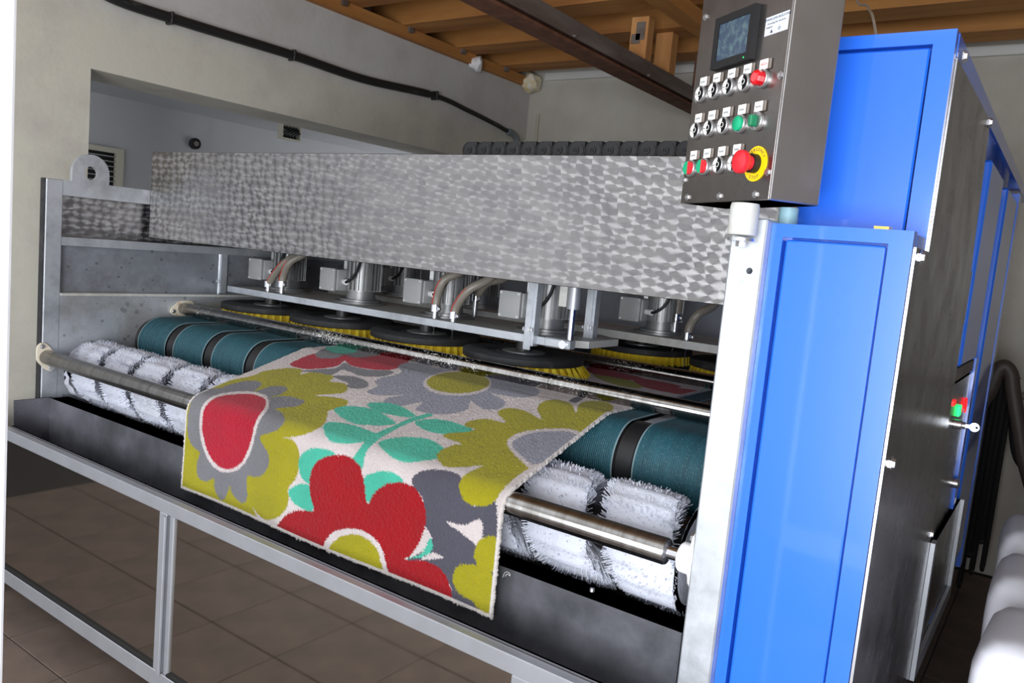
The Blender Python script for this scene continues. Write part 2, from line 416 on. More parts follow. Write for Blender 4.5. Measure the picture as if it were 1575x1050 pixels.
    # pale board edge lying on the joists
for yj in (1.28, 1.79, 2.31, 2.85, 3.39, 3.91, 4.4, 4.84):
    obj('board', mbox(-3.73, 1.75, yj - .06, yj + .06, 2.925, 2.959), 'board', ceil)
obj('wall_plate', mbox(-3.56, -3.46, .65, 4.93, 2.706, 2.769), 'wood_y', ceil)
for yj in (3.09, 3.62, 4.12, 4.60):
    obj('clip', mbox(-3.47, -3.44, yj - .03, yj + .005, 2.74, 2.80), 'grey_steel', ceil)
b0 = onZ(1010, 35, 2.72)
obj('tie_beam', mbox(-1.80, -1.70, 2.0, 4.9, 2.70, 2.769), 'wood_y', ceil)
p1 = onX(990, 60, -2.03); p2 = onX(1026, 85, -2.03)
for (xa, xb, ya, yb, za, zb, n) in ((-2.085, -1.985, p1[1] - .05, p1[1] + .02, 2.551, 2.769, 0), (-2.085, -1.985, p2[1] - .05, p2[1] + .03, 2.551, 2.769, 1)):
    st = obj('stud', mbox(xa, xb, ya, yb, za, zb, bev=.003), 'wood_z', ceil)
    if n == 0:
        obj('nail_plate', mbox(xa + .035, xa + .085, ya - .004, ya - .0005, zb - .12, zb - .03), 'grey_steel', st)
        obj('nail_plate', mbox(xa + .01, xa + .06, ya - .004, ya - .0005, za + .08, za + .13), 'grey_steel', st)
# white trim along the head of the end wall
t1 = struct('trim_1', mbox(-3.36, 1.6, YB - .03, YB - .001, 2.755, 2.805), 'white_trim', 'white strip along the top of the end wall', 'trim')
# steel I-beam hung below the joists
sb = thing('steel_beam', 'rusty brown steel I-beam running below the timber joists', 'beam', (-2.03, 3.2, 2.44))
obj('flange', mbox(-2.10, -1.985, 1.3, YB - .03, 2.445, 2.458), 'rust', sb)
obj('flange', mbox(-2.09, -1.985, 1.3, YB - .03, 2.535, 2.55), 'rust', sb)
obj('web', mbox(-2.045, -2.03, 1.3, YB - .03, 2.458, 2.535), 'rust', sb)
obj('cover_plate', mbox(-1.984, -1.976, 1.3, YB - .03, 2.47, 2.545), 'grey_steel', sb)
for q in (0, 1, 2): obj('stud_bolt', lathe(B(), (-1.975, 3.1 + .75 * q, 2.475), (1, 0, 0), [(0, .006), (.012, .005)], 8), 'bolt_zinc', sb)
obj('hanger', mbox(-2.045, -2.03, 1.32, 1.42, 2.55, 2.77), 'rust', sb); obj('hanger', mbox(-2.045, -2.03, 4.58, 4.68, 2.55, 2.77), 'rust', sb)

# foam in the corner, beige strip on the end wall
bm = B(); bmesh.ops.create_icosphere(bm, subdivisions=3, radius=.07)
for v in bm.verts: v.co *= 1 + .25 * math.sin(v.co.x * 60) * math.cos(v.co.z * 55 + v.co.y * 40)
bmesh.ops.translate(bm, verts=bm.verts, vec=(XW + .06, YB - .075, 2.735))
tag(obj('insulation_foam', bm, 'foam', smooth=True), 'lump of yellowish foam in the corner under the timber plate', 'foam')
bm = B(); bmesh.ops.create_icosphere(bm, subdivisions=2, radius=.05)
for v in bm.verts: v.co *= 1 + .2 * math.sin(v.co.x * 70 + v.co.y * 50)
bmesh.ops.translate(bm, verts=bm.verts, vec=onX(733, 98, XW + .05))
tag(obj('plaster_lump', bm, 'white_plastic', smooth=True), 'white lump of plaster stuck below the timber plate', 'plaster')
struct('trim_2', mbox(-3.42, -3.39, YB - .012, YB - .001, 1.6, 2.52), 'beige_strip', 'thin beige vertical strip on the end wall by the corner', 'trim')

# black conduit on the left wall
cd_ = thing('wall_conduit', 'black sleeved pipe clipped along the cream wall above the opening', 'pipe', (XW + .03, 2.5, 2.41))
pp = [onX(*q, XW + .03) for q in ((120, -35), (180, 0), (290, 36), (450, 85), (560, 122), (668, 147), (720, 170), (760, 190), (783, 203))]
obj('pipe', tube(B(), spline(pp, 8), .017, 10, rf=lambda i: .023 if i < 40 else .015), 'conduit', cd_, smooth=True)
el = [onX(*q, XW + .035) for q in ((781, 202), (789, 206), (794, 213), (796, 226))]
obj('elbow', tube(B(), spline(el, 5), .024, 10), 'grey_plastic', cd_, smooth=True)
obj('drop_pipe', cyl(B(), onX(796, 224, XW + .035), np.array(onX(796, 224, XW + .035)) - [0, 0, .5], .017, 10), 'conduit', cd_, smooth=True)
for q in ((262, 28), (450, 85), (669, 147)):
    p = onX(*q, XW + .03); obj('clip', mbox(XW + .001, XW + .054, p[1] - .008, p[1] + .008, p[2] - .027, p[2] + .027, bev=.004), 'conduit', cd_)

# fittings on the far wall
a = onX(188, 230, -5.58); b_ = onX(186, 287, -5.58)
y1, z1, z0 = a[1], a[2], b_[2] - .1
vg = thing('vent_grille', 'dark louvred vent with a cream frame on the far grey wall', 'vent', (-5.58, y1 - .25, z0))
obj('backing', mbox(-5.599, -5.59, y1 - .52, y1 - .03, z0 + .02, z1 - .02), 'vent_black', vg)
bm = B()
for s in ((y1 - .55, y1, z1 - .035, z1), (y1 - .55, y1, z0, z0 + .035), (y1 - .05, y1, z0 + .035, z1 - .035), (y1 - .55, y1 - .5, z0 + .035, z1 - .035)): box(bm, -5.599, -5.555, *s)
obj('frame', bm, 'vent_frame', vg)
for k in range(8):
    z = z0 + .06 + k * (z1 - z0 - .12) / 7; obj('louvre', mbox(-5.588, -5.565, y1 - .5, y1 - .05, z - .003, z + .003), 'motor_grey', vg)
p = onX(298, 221, -5.6)
wl_ = thing('wall_socket', 'round dark fitting on the far grey wall', 'fitting', (-5.6, p[1], p[2]))
obj('ring', lathe(B(), (-5.5995, p[1], p[2]), (1, 0, 0), [(0, .042), (.03, .042), (.035, .034), (.02, .026)], 24), 'black_rubber', wl_, smooth=True)
obj('core', lathe(B(), (-5.579, p[1], p[2]), (1, 0, 0), [(0, .024), (.018, .02)], 16), 'grey_steel', wl_, smooth=True)
p = onX(449, 204, -5.0); JX = -5.0
jb = thing('junction_box', 'open junction box with dark wires under the low grey ceiling', 'electrical box', (JX, p[1], 2.2))
z1 = 2.3095; z0 = p[2] - .055
bm = B()
for q in ((-.09, .09, z1 - .01, z1), (-.09, .09, z0, z0 + .01), (-.09, -.08, z0 + .01, z1 - .01), (.08, .09, z0 + .01, z1 - .01)): box(bm, JX - .05, JX, p[1] + q[0], p[1] + q[1], q[2], q[3])
box(bm, JX - .055, JX - .05, p[1] - .09, p[1] + .09, z0, z1)
obj('box', bm, 'vent_frame', jb)
for k in range(5):
    q0 = (JX - .035, p[1] - .06 + .03 * k, z1 - .03); obj('wire', tube(B(), spline([q0, (JX - .01, q0[1] + .03, p[2] + .01), (JX - .01, q0[1] - .02, p[2] - .02), (JX - .04, q0[1] + .01, z0 + .014)], 5), .009, 6), 'black', jb, smooth=True)

# white door jamb by the photographer
j0 = ray(22, 300) * .62
struct('door_1', mbox(j0[0] - .14, j0[0], j0[1] - .06, j0[1], 0, 2.6, bev=.003, seg=2), 'jamb_white', 'bright white painted door jamb at the edge of the doorway', 'door')

# ------------------------------------------------------------------ the carpet washing machine
XL, XR, YF = -3.19, -.54, 1.45
mc = thing('carpet_washing_machine', 'wide carpet washing machine with rollers, green belts and a swirled stainless hood', 'machine', (-1.86, 2.2, 0))
# left side frame
sf = obj('side_frame', mbox(XL - .035, XL, YF, YF + .062, 0, 1.614, bev=.003), 'galv', mc)
obj('top_rail', mbox(XL - .034, XL, YF + .062, 3.9, 1.556, 1.614), 'galv', sf)
obj('middle_rail', mbox(XL - .034, XL, YF + .062, 3.9, 1.366, 1.398), 'galv', sf)
obj('ledge', mbox(XL - .034, XL + .008, YF + .062, 3.9, 1.172, 1.182), 'galv_pale', sf)
obj('side_plate', mbox(XL - .034, XL - .001, YF + .062, 3.9, .45, 1.172), 'galv_plate', sf)
obj('upper_sheet', mbox(XL - .034, XL - .028, YF + .062, 3.9, 1.398, 1.556), 'jewelled', sf)
obj('lower_sheet', mbox(XL - .034, XL - .026, YF + .062, 3.9, 1.182, 1.366), 'galv_sheet', sf)
obj('edge_strip', mbox(XL - .036, XL - .002, YF - .004, YF - .0005, .7, 1.614), 'black_rubber', sf)
# lifting lug with a hole
def lug(yc, zb, R_, rh, hz, x0, x1):
    bm = B(); n = 32; out = []; inn = []
    for k in range(n):
        a = 2 * PI * k / n; c, s = math.cos(a), math.sin(a)
        zz = hz + s * R_; yy = yc + c * R_
        if s < 0:
            yy = yc + (R_ if c > 0 else -R_) * min(1, abs(c) * 1.45); zz = max(zb, hz + s * R_ * 1.45)
        out.append((yy, zz)); inn.append((yc + c * rh, hz + s * rh))
    vs = [[[bm.verts.new((x, *p)) for p in L] for L in (out, inn)] for x in (x0, x1)]
    for k in range(n):
        k2 = (k + 1) % n
        bm.faces.new((vs[0][0][k], vs[0][0][k2], vs[0][1][k2], vs[0][1][k])); bm.faces.new((vs[1][0][k], vs[1][1][k], vs[1][1][k2], vs[1][0][k2]))
        bm.faces.new((vs[0][0][k], vs[1][0][k], vs[1][0][k2], vs[0][0][k2])); bm.faces.new((vs[0][1][k], vs[0][1][k2], vs[1][1][k2], vs[1][1][k]))
    bmesh.ops.recalc_face_normals(bm, faces=bm.faces); return bm
obj('lifting_lug', lug(1.617, 1.613, .072, .026, 1.652, XL - .02, XL - .003), 'galv', sf, smooth=True)
# right post
XQ = -.527
rp = obj('front_post', mbox(XQ, XQ + .064, 1.425, 1.50, 0, 1.60, bev=.003), 'galv', mc)
carve(rp, lathe(B(), (XQ + .042, 1.41, 1.505), (0, 1, 0), [(0, .006), (.075, .006)], 20))
obj('side_plate', mbox(XQ + .002, XQ + .05, 1.501, 3.6, .45, 1.16), 'galv_plate', rp)

# hood
YH = 1.861
hd = obj('hood_panel', mbox(XL + .002, XR, YH, YH + .006, 1.419, 1.772, bev=.0015), 'jewelled', mc)
obj('top_sheet', mbox(XL + .002, XR, YH + .006, 2.75, 1.764, 1.770), 'stainless_side', hd)
obj('inner_stiffener', mbox(XL + .05, XR - .02, YH + .03, YH + .06, 1.43, 1.50), 'galv', hd)
obj('back_sheet', mbox(XL + .002, XR, 3.45, 3.46, 1.13, 1.77), 'interior', mc)
# cable drag chain lying on the hood
lb = B(); prism(lb, [(.028 * math.cos(a), .028 + .026 * math.sin(a)) for a in np.linspace(PI * .5, PI * 1.5, 9)] + [(.0278, .002), (.0278, .054)], 1, -.03, .03)
link_me = bpy.data.meshes.new('chain_link'); lb.to_mesh(link_me); lb.free(); link_me.materials.append(MATS['black_rubber'])
pin = B(); lathe(pin, (0, -.0305, .028), (0, -1, 0), [(0, .010), (.003, .010), (.003, .006), (.001, .006), (.001, .003), (.004, .003)], 16)
pin_me = bpy.data.meshes.new('pin'); pin.to_mesh(pin_me); pin.free(); pin_me.materials.append(MATS['black'])
rgm = B(); lathe(rgm, (0, -.0302, .028), (0, -1, 0), [(0, .0262), (.0015, .0262), (.0015, .0245), (0, .0245)], 24, cap=False)
rg_me = bpy.data.meshes.new('rim'); rgm.to_mesh(rg_me); rgm.free(); rg_me.materials.append(MATS['conduit'])
dc = obj('drag_chain_tray', mbox(-1.66, XR, 1.99, 2.06, 1.7705, 1.776), 'black', mc)
xl0 = onY(712, 232, 2.0)[0]
k = 0; x = xl0 + .03
while x < XR - .06:
    o = obj('chain_link', link_me, parent=dc, loc=Vector((x, 2.025, 1.777)) - Vector(ORG[mc.name]))
    x += .056
    pn = bpy.data.objects.new('link_pin', pin_me); COL.objects.link(pn); pn.parent = dc; pn.location = o.location
    rn = bpy.data.objects.new('link_rim', rg_me); COL.objects.link(rn); rn.parent = dc; rn.location = o.location

# rollers
def roller(name, y, z, r, xa, xb, m, seams=()):
    o = obj(name, lathe(B(), (xa, y, z), (1, 0, 0), [(0, r - .002), (.003, r), (xb - xa - .003, r), (xb - xa, r - .002)], 40), m, mc, smooth=True)
    for s in seams: obj('seam', lathe(B(), (s, y, z), (1, 0, 0), [(0, r + .0006), (.002, r + .0006)], 40), 'black', o)
    return o
fr = roller('front_roller', 1.462, .935, .0275, XL + .012, -.592, 'roller')
obj('end_cap', lathe(B(), (-.592, 1.462, .935), (1, 0, 0), [(0, .024), (.003, .014), (.03, .013)], 24), 'chrome', fr, smooth=True)
def flange(x, y, z, dx, s=1.0, m='cream_plastic', ang=0.35):
    n = 28; poly = []
    for k in range(n):
        a = 2 * PI * k / n; r = .034 + .024 * abs(math.sin(a)) ** 6
        r *= s; yy = r * math.cos(a); zz = r * math.sin(a)
        poly.append((y + yy * math.cos(ang) - zz * math.sin(ang), z + yy * math.sin(ang) + zz * math.cos(ang)))
    return prism(B(), poly, 0, x, x + dx)
f1 = obj('bearing_flange', flange(XL + .001, 1.462, .935, .011), 'cream_plastic', fr)
for sg in (-1, 1): bolt(fr, (XL + .012, 1.462 - sg * .045 * math.sin(.35), .935 + sg * .045 * math.cos(.35)), (1, 0, 0), .9)
obj('bearing_block', lathe(B(), (-.5275, 1.462, .935), (-1, 0, 0), [(0, .034), (.010, .034), (.010, .031), (.032, .030), (.036, .026)], 28), 'white_plastic', fr, smooth=True)
obj('bearing_flange', flange(-.5365, 1.462, .935, .009, 1.0, ang=.1), 'white_plastic', fr)
for sg in (-1, 1): bolt(fr, (-.537, 1.462 - sg * .046 * math.sin(.1), .935 + sg * .046 * math.cos(.1)), (-1, 0, 0), 1.2)
mr = roller('press_roller', 2.026, 1.121, .0255, XL + .012, XR - .02, 'roller_wet', (onY(842, 585, 2.0)[0],))
obj('bearing_flange', flange(XL + .001, 2.026, 1.121, .011, 1.0, ang=1.9), 'cream_plastic', mr)
bolt(mr, (XL + .012, 2.026 - .043, 1.121 - .012), (1, 0, 0), .9)
br = roller('press_roller', 2.62, 1.121, .0255, XL + .012, XR - .02, 'roller_wet')

# conveyor belts
NY, NZ, NR = 1.895, .987, .105
def belt_strip(x0, x1, r=NR, t_=.003):
    prof = [(3.4, NZ + r), (NY, NZ + r)] + [(NY - r * math.sin(a), NZ + r * math.cos(a)) for a in np.linspace(0, PI * .98, 26)][1:] + [(3.4, NZ - r)]
    bm = B(); n = max(2, int((x1 - x0) / .03))
    g = [[bm.verts.new((x0 + (x1 - x0) * i / n, y, z)) for i in range(n + 1)] for y, z in prof]
    for a, b2 in zip(g, g[1:]):
        for i in range(n): bm.faces.new((a[i], a[i + 1], b2[i + 1], b2[i]))
    bmesh.ops.recalc_face_normals(bm, faces=bm.faces)
    bmesh.ops.solidify(bm, geom=bm.faces, thickness=t_); return bm
PITCH = .2525; x = -3.115; edges = []
cv = obj('conveyor', cyl(B(), (XL + .03, NY, NZ), (XR - .01, NY, NZ), NR - .012, 40), 'core', mc, smooth=True)
while x < XR - .05:
    x1 = min(x + .193, XR - .02)
    bl_ = obj('conveyor_belt', belt_strip(x, x1), 'belt', mc, smooth=True)
    for xe in (x, x1):
        obj('selvedge', belt_strip(xe - .0022, xe + .0016, NR + .0008, .002), 'belt_edge', bl_, smooth=True)
    if x1 < XR - .06:
        obj('nose_ring', lathe(B(), (x1 + .004, NY, NZ), (1, 0, 0), [(0, NR - .008), (.004, NR - .003), (.048, NR - .003), (.052, NR - .008)], 40), 'black', cv, smooth=True)
        obj('slide_bar', mbox(x1 + .006, x1 + .05, NY + .05, 3.3, NZ + NR - .02, NZ + NR - .01), 'galv', cv)
    x += PITCH

# cylindrical white brush
BY, BZ, BR = 1.645, .872, .131
bx0, bx1, bp = -3.165, XR - .055, .2133
wbr = obj('cylinder_brush', cyl(B(), (XL + .001, BY, BZ), (XR - .001, BY, BZ), .05, 24), 'core', mc, smooth=True)
def helix_x(turn): return -3.07 + bp * turn
th0 = math.radians(105)
bm = B(); steps = 64; prev = None; nt = int((bx1 - bx0) / bp + 3)
for s in range(-steps, nt * steps):
    turn = s / steps; a = th0 + 2 * PI * turn; xc = helix_x(turn); ring = []
    jit = .004 * math.sin(s * 1.7) + .003 * math.sin(s * .53)
    for rr, hw in ((.045, .04), (.08, .052), (.105, .066), (BR - .016 + jit, .080), (BR - .009 + jit, .066), (BR - .006 + jit * .5, .0), (BR - .009 + jit, -.066), (BR - .016 + jit, -.080), (.105, -.066), (.08, -.052), (.045, -.04)):
        xx = min(max(xc + hw, bx0), bx1); ring.append(bm.verts.new((xx, BY + rr * math.cos(a), BZ + rr * math.sin(a))))
    if prev:
        for i in range(len(ring) - 1): bm.faces.new((prev[i], prev[i + 1], ring[i + 1], ring[i]))
    prev = ring
bmesh.ops.remove_doubles(bm, verts=bm.verts, dist=1e-5); bmesh.ops.dissolve_degenerate(bm, edges=bm.edges, dist=1e-6)
bb = obj('bristle_spiral', bm, 'bristle', wbr, smooth=True)
def strands(n, fn, r0, r1, name, m, parent, sides=3):
    """thin tapered bristles: fn(k) -> (root, tip)"""
    V, F = [], []
    for k in range(n):
        a, b2 = fn(k)
        if a is None: continue
        d, u, v = basis(Vector(b2) - Vector(a)); base = len(V)
        for P, rr in ((a, r0), (b2, r1)):
            for q in range(sides):
                t_ = 2 * PI * q / sides; V.append(tuple(Vector(P) + (u * math.cos(t_) + v * math.sin(t_)) * rr - Vector(ORG[parent.name])))
        for q in range(sides): F.append((base + q, base + (q + 1) % sides, base + sides + (q + 1) % sides, base + sides + q))
        F.append(tuple(base + sides + q for q in range(sides)))
    me = bpy.data.meshes.new(name); me.from_pydata(V, [], F); me.materials.append(MATS[m])
    o = bpy.data.objects.new(name, me); COL.objects.link(o); o.parent = parent; o['kind'] = 'stuff'; ORG[o.name] = ORG[parent.name]; return o
def fb(k):
    turn = random.uniform(-.6, nt - 1); a = th0 + 2 * PI * turn; xc = helix_x(turn)
    w_ = random.choice((random.uniform(-1, 1), random.choice((-1, 1)) * random.uniform(.8, 1.03)))
    x0 = xc + .042 * w_; x1 = xc + .095 * w_ + random.gauss(0, .0028); rr = BR + random.uniform(-.007, .002) - .012 * abs(w_) ** 4
    if not (bx0 < x1 < bx1 + .005) or not (bx0 < x0 < bx1): return None, None
    a2 = a + random.gauss(0, .035) + .10 * math.sin(turn * 61)
    return (x0, BY + .06 * math.cos(a), BZ + .06 * math.sin(a)), (x1, BY + rr * math.cos(a2), BZ + rr * math.sin(a2))
strands(42000, fb, .0021, .0010, 'bristle_fibres', 'bristle', wbr)

# drip tray and trough under the brush
ty = onZ(95, 618, .782)[1]
tr_ = obj('drip_tray', mbox(XL + .05, XR - .002, 1.462, 1.468, .30, .782), 'tray', mc)
obj('tray_lip', mbox(XL + .05, XR - .002, 1.468, 1.530, .770, .782), 'tray', tr_)
obj('tray_slope', prism(B(), [(1.53, .782), (1.56, .745), (1.85, .70), (1.85, .69), (1.55, .735), (1.53, .770)], 0, XL + .002, XR - .002), 'tray', tr_)
obj('trough_side', mbox(XL + .044, XL + .05, 1.335, 1.468, .30, .785), 'stainless_side', tr_)
obj('side_cover', mbox(XL - .03, XL + .044, YF - .008, YF - .0045, .30, .770), 'stainless_side', tr_)
obj('trough_floor', mbox(XL + .044, XR - .002, 1.335, 1.462, .29, .30), 'tray', tr_)
for px in (305, 960):
    pass
obj('drain_stud', lathe(B(), (onY(910, 915, 1.5)[0], 1.5, .782), (0, 0, 1), [(0, .006), (.006, .005)], 10), 'bolt_zinc', tr_)
yp = onY(778, 880, 1.463)
obj('yarn_scrap', tube(B(), spline([yp + np.array(q) * .6 for q in ([-.008, -.006, -.02], [0, -.008, 0], [.01, -.007, .008], [.022, -.006, .004], [.024, -.006, -.004], [.012, -.007, 0], [.004, -.008, -.012])], 5), .0008, 5), 'yarn', mc)

# front guard: aluminium frame with polished panels
YG = 1.30
fgp = obj('front_guard', mbox(-3.45, XQ + .02, YG, YG + .028, .645, .685, bev=.002), 'alu', mc)
obj('bottom_rail', mbox(-3.45, XQ + .02, YG, YG + .028, .10, .152, bev=.002), 'alu', fgp)
xm = onY(252, 850, YG)[0]
obj('mullion', mbox(xm - .032, xm + .006, YG, YG + .028, .152, .645, bev=.002), 'alu', fgp)
obj('mullion_bead', mbox(xm - .006, xm + .010, YG - .008, YG - .0003, .150, .640, bev=.001), 'alu', fgp)
obj('mullion', mbox(xm + .014, xm + .034, YG + .006, YG + .028, .152, .645, bev=.001), 'alu', fgp)
x2 = xm + 1.25
obj('mullion', mbox(x2, x2 + .06, YG, YG + .028, .152, .645, bev=.002), 'alu', fgp)
for xa, xb in ((-3.45, xm - .032), (xm + .034, x2), (x2 + .06, XQ + .02)):
    obj('panel', mbox(xa, xb, YG + .012, YG + .018, .152, .645), 'mirror_panel', fgp)
obj('gasket', mbox(-3.45, xm - .032, YG + .002, YG + .0118, .152, .160), 'black', fgp)
obj('gasket', mbox(xm + .034, x2, YG + .002, YG + .0118, .152, .160), 'black', fgp)
for xa in (-3.3, x2 + .03): obj('foot', mbox(xa - .03, xa + .03, YG + .002, YG + .026, 0, .10), 'alu', fgp)
obj('trough_front', mbox(XL + .044, XR - .002, YG + .0285, YG + .0345, .29, .69), 'stainless_side', fgp)

# scrubbing unit: plates, motors, disc brushes
PZ = 1.2
def plate(poly, name='motor_plate'):
    return obj(name, prism(B(), poly, 2, PZ, PZ + .024), 'galv_pale', mc)
pl1 = plate([(-3.165, 2.24), (-1.40, 2.24), (-1.31, 2.34), (-1.31, 2.55), (-1.42, 2.62), (-3.165, 2.62)])
obj('edge_fold', mbox(-3.165, -1.40, 2.236, 2.2395, PZ, PZ + .026), 'galv', pl1)
pl2 = plate([(-1.75, 2.84), (XR - .12, 2.84), (XR - .12, 3.2), (-1.75, 3.2)])
pl3 = plate([(-3.165, 2.84), (-1.80, 2.84), (-1.80, 3.2), (-3.165, 3.2)])
obj('edge_fold', mbox(-1.75, XR - .12, 2.836, 2.8395, PZ - .004, PZ + .026), 'galv_pale', pl2)

def make_motor(parent, x, y, box_side=-1):
    z = PZ + .0245
    m_ = obj('motor', lathe(B(), (x, y, z), (0, 0, 1), [(0, .11), (.007, .11), (.007, .088), (.016, .088), (.016, .062), (.05, .058), (.05, .066), (.30, .066), (.30, .05)], 28), 'motor_cast', parent, smooth=True)
    bm = B()
    for k in range(26):
        a = 2 * PI * k / 26
        if abs(((a - PI * 1.35 + PI) % (2 * PI)) - PI) < .42: continue
        c, s = math.cos(a), math.sin(a); t_ = Vector((-s, c, 0)) * .0022; o_ = Vector((x, y, 0))
        vs = []
        for rr in (.062, .082):
            for sg in (-1, 1):
                for zz in (z + .055, z + .29): vs.append(bm.verts.new(o_ + Vector((c * rr, s * rr, zz)) + t_ * sg))
        for f in ((0, 1, 3, 2), (4, 6, 7, 5), (0, 4, 5, 1), (2, 3, 7, 6), (0, 2, 6, 4), (1, 5, 7, 3)): bm.faces.new([vs[i] for i in f])
    bmesh.ops.recalc_face_normals(bm, faces=bm.faces)
    obj('cooling_fins', bm, 'motor_cast', m_)
    # terminal box, turned towards the feed side
    bx, by = x - .095, y - .075
    obj('terminal_box', mbox(bx - .045, bx + .05, by - .02, by + .06, z + .045, z + .135, bev=.006, seg=2), 'motor_grey', m_, smooth=True)
    obj('box_lid', mbox(bx - .048, bx + .044, by - .034, by - .021, z + .042, z + .138, bev=.004, seg=2), 'motor_grey', m_, smooth=True)
    for q in ((-.04, .05), (.036, .05), (-.04, .13), (.036, .13)): bolt(m_, (bx + q[0], by - .034, z + q[1]), (0, -1, 0), .45)
    obj('cable_gland', cyl(B(), (bx + .0505, by + .015, z + .085), (bx + .085, by - .005, z + .085), .012, 12), 'white_plastic', m_, smooth=True)
    c0 = Vector((bx + .082, by - .004, z + .085))
    obj('cable', tube(B(), spline([c0, c0 + Vector((.02, -.012, .004)), c0 + Vector((.055, -.01, .03)), c0 + Vector((.075, 0, .085)), c0 + Vector((.07, .03, .2))], 6), .006, 8), 'black', m_, smooth=True)
    for k in range(3):
        a = PI * 1.2 + k * .55; bolt(m_, (x + .077 * math.cos(a), y + .077 * math.sin(a), z + .012), (0, 0, 1), .6)
    return m_
def make_disc(parent, x, y, z=1.165, r=.212, splay=0.0):
    d_ = obj('disc_brush', lathe(B(), (x, y, z - .025), (0, 0, 1), [(0, r - .003), (.003, r), (.022, r), (.025, r - .003), (.025, r * .62), (.022, r * .6), (.022, r * .45), (.025, r * .44)], 56), 'black_rubber', parent, smooth=True)
    obj('hub', lathe(B(), (x, y, z - .002), (0, 0, 1), [(0, .075), (.004, .075), (.006, .06), (.006, .03)], 28), 'motor_cast', d_, smooth=True)
    obj('shaft', cyl(B(), (x, y, z + .0045), (x, y, PZ - .001), .028, 20), 'core', d_, smooth=True)  # dark colour on the shaft stands for the shade under the plate
    obj('bristle_pad', lathe(B(), (x, y, z - .0255), (0, 0, -1), [(0, r - .014), (.034, r - .016 + splay * .3)], 48), 'yellow_core', d_)
    nt_ = 84
    def f(k):
        tft = k // 9; row = tft % 2; a = 2 * PI * ((tft // 2) + .5 * row) / (nt_ // 2) / 1.0 + random.gauss(0, .014)
        r0 = r - .010 - .02 * row; r1 = r0 + .004 + splay * random.uniform(.6, 1.3) + random.gauss(0, .003)
        a1 = a + random.gauss(0, .012 + splay * .8)
        return (x + r0 * math.cos(a), y + r0 * math.sin(a), z - .024), (x + r1 * math.cos(a1), y + r1 * math.sin(a1), z - .064 + random.uniform(0, .004))
    strands(nt_ * 9, f, .0026, .0018, 'bristles', 'yellow_bristle', d_)
    return d_
for k, (x, y) in enumerate(((-2.93, 2.30), (-2.465, 2.30), (-2.0, 2.30), (-1.535, 2.285))):
    make_motor(mc, (-2.965, -2.48, -1.995, -1.53)[k], 2.41); make_disc(mc, x, y, 1.16 if k == 3 else 1.165, splay=.028 if k == 3 else 0)
make_motor(mc, -1.36, 3.01)
make_disc(mc, -1.46, 3.06); make_disc(mc, -.97, 2.95)
for x in (-2.8, -2.3): make_disc(mc, x, 3.0); make_motor(mc, x, 3.02)

# brackets, hoses and the pneumatic rod
def hanger(x, y, z0, z1, n='hanger_bracket', w_=.028):
    h = obj(n, mbox(x - w_ / 2, x + w_ / 2, y - .008, y + .0, z0, z1, bev=.002), 'galv', mc)
    obj('flat_bar', mbox(x + w_ / 2, x + w_ / 2 + .008, y - .002, y + .03, z0 + .015, z1), 'galv', h)
    bolt(h, (x + w_ * .3, y - .0085, z0 + .07), (0, -1, 0), 1.0)
    bolt(h, (x - w_ / 2, y - .004, z0 + .07), (-1, 0, 0), 1.0); return h
hb = hanger(onY(336, 420, 2.228)[0], 2.228, 1.172, 1.40)
carve(hb, mbox(onY(336, 420, 2.228)[0] - .004, onY(336, 420, 2.228)[0] + .004, 2.20, 2.25, 1.30, 1.36))
hanger(onY(814, 500, 2.215)[0], 2.215, 1.178, 1.5); hanger(onY(906, 490, 2.45)[0], 2.45, 1.19, 1.6)
rx, ry = onY(882, 470, 2.2)[0], 2.2
rod = obj('lift_cylinder', cyl(B(), (rx, ry, 1.335), (rx, ry, 1.6), .021, 20), 'alu', mc, smooth=True)
obj('piston_rod', cyl(B(), (rx, ry, 1.235), (rx, ry, 1.334), .011, 16), 'chrome', rod, smooth=True)
obj('valve_block', mbox(rx - .05, rx - .022, ry - .01, ry + .03, 1.34, 1.6), 'galv_pale', rod)
obj('clevis', mbox(rx - .085, rx + .012, ry - .02, ry + .02, 1.205, 1.236, bev=.004), 'galv', rod)
obj('pivot_ring', lathe(B(), (rx - .012, ry - .026, 1.22), (0, 1, 0), [(0, .014), (.006, .014)], 18), 'chrome', rod)

def hose(px_pts, Y, red=True, fit=True, r=.0165):
    P = [onY(*q, Y) for q in px_pts]; P = [Vector(p) for p in P]
    P[-1].y += .06; top = P[-1] + Vector((0.03, .12, .12)); S = spline(P + [top], 7)
    h = obj('water_hose', tube(B(), S, r, 12), 'hose', mc, smooth=True)
    if red: obj('red_stripe', tube(B(), [p + Vector((-.35 * r, -.95 * r, 0)) for p in S], .0022, 5), 'hose_red', h)
    b = P[0]
    obj('hose_clamp', lathe(B(), b + Vector((0, 0, -.012)), (0, 0, 1), [(0, r * 1.15), (.026, r * 1.15)], 16), 'chrome', h, smooth=True)
    obj('nozzle', lathe(B(), (b.x, b.y, PZ - .008), (0, 0, 1), [(0, .006), (.004, .009), (.033, .009), (.034, .012), (b.z - PZ - .004, .011)], 12), 'bolt_zinc', h, smooth=True)
    obj('water_jet', lathe(B(), (b.x, b.y, 1.125), (0, 0, 1), [(0, .0016), (.06, .0018), (PZ - .008 - 1.125, .004)], 8), 'chrome', h, smooth=True)
    bolt(h, b + Vector((.022, -.004, 0)), (1, 0, 0), .9); return h
hose([(413, 437), (424, 420), (440, 402), (452, 385)], 2.275)
hose([(434, 437), (437, 422), (447, 402), (458, 385)], 2.28)
hose([(670, 474), (673, 455), (684, 430), (700, 412)], 2.275)
hose([(698, 485), (704, 468), (722, 445), (742, 424)], 2.262)
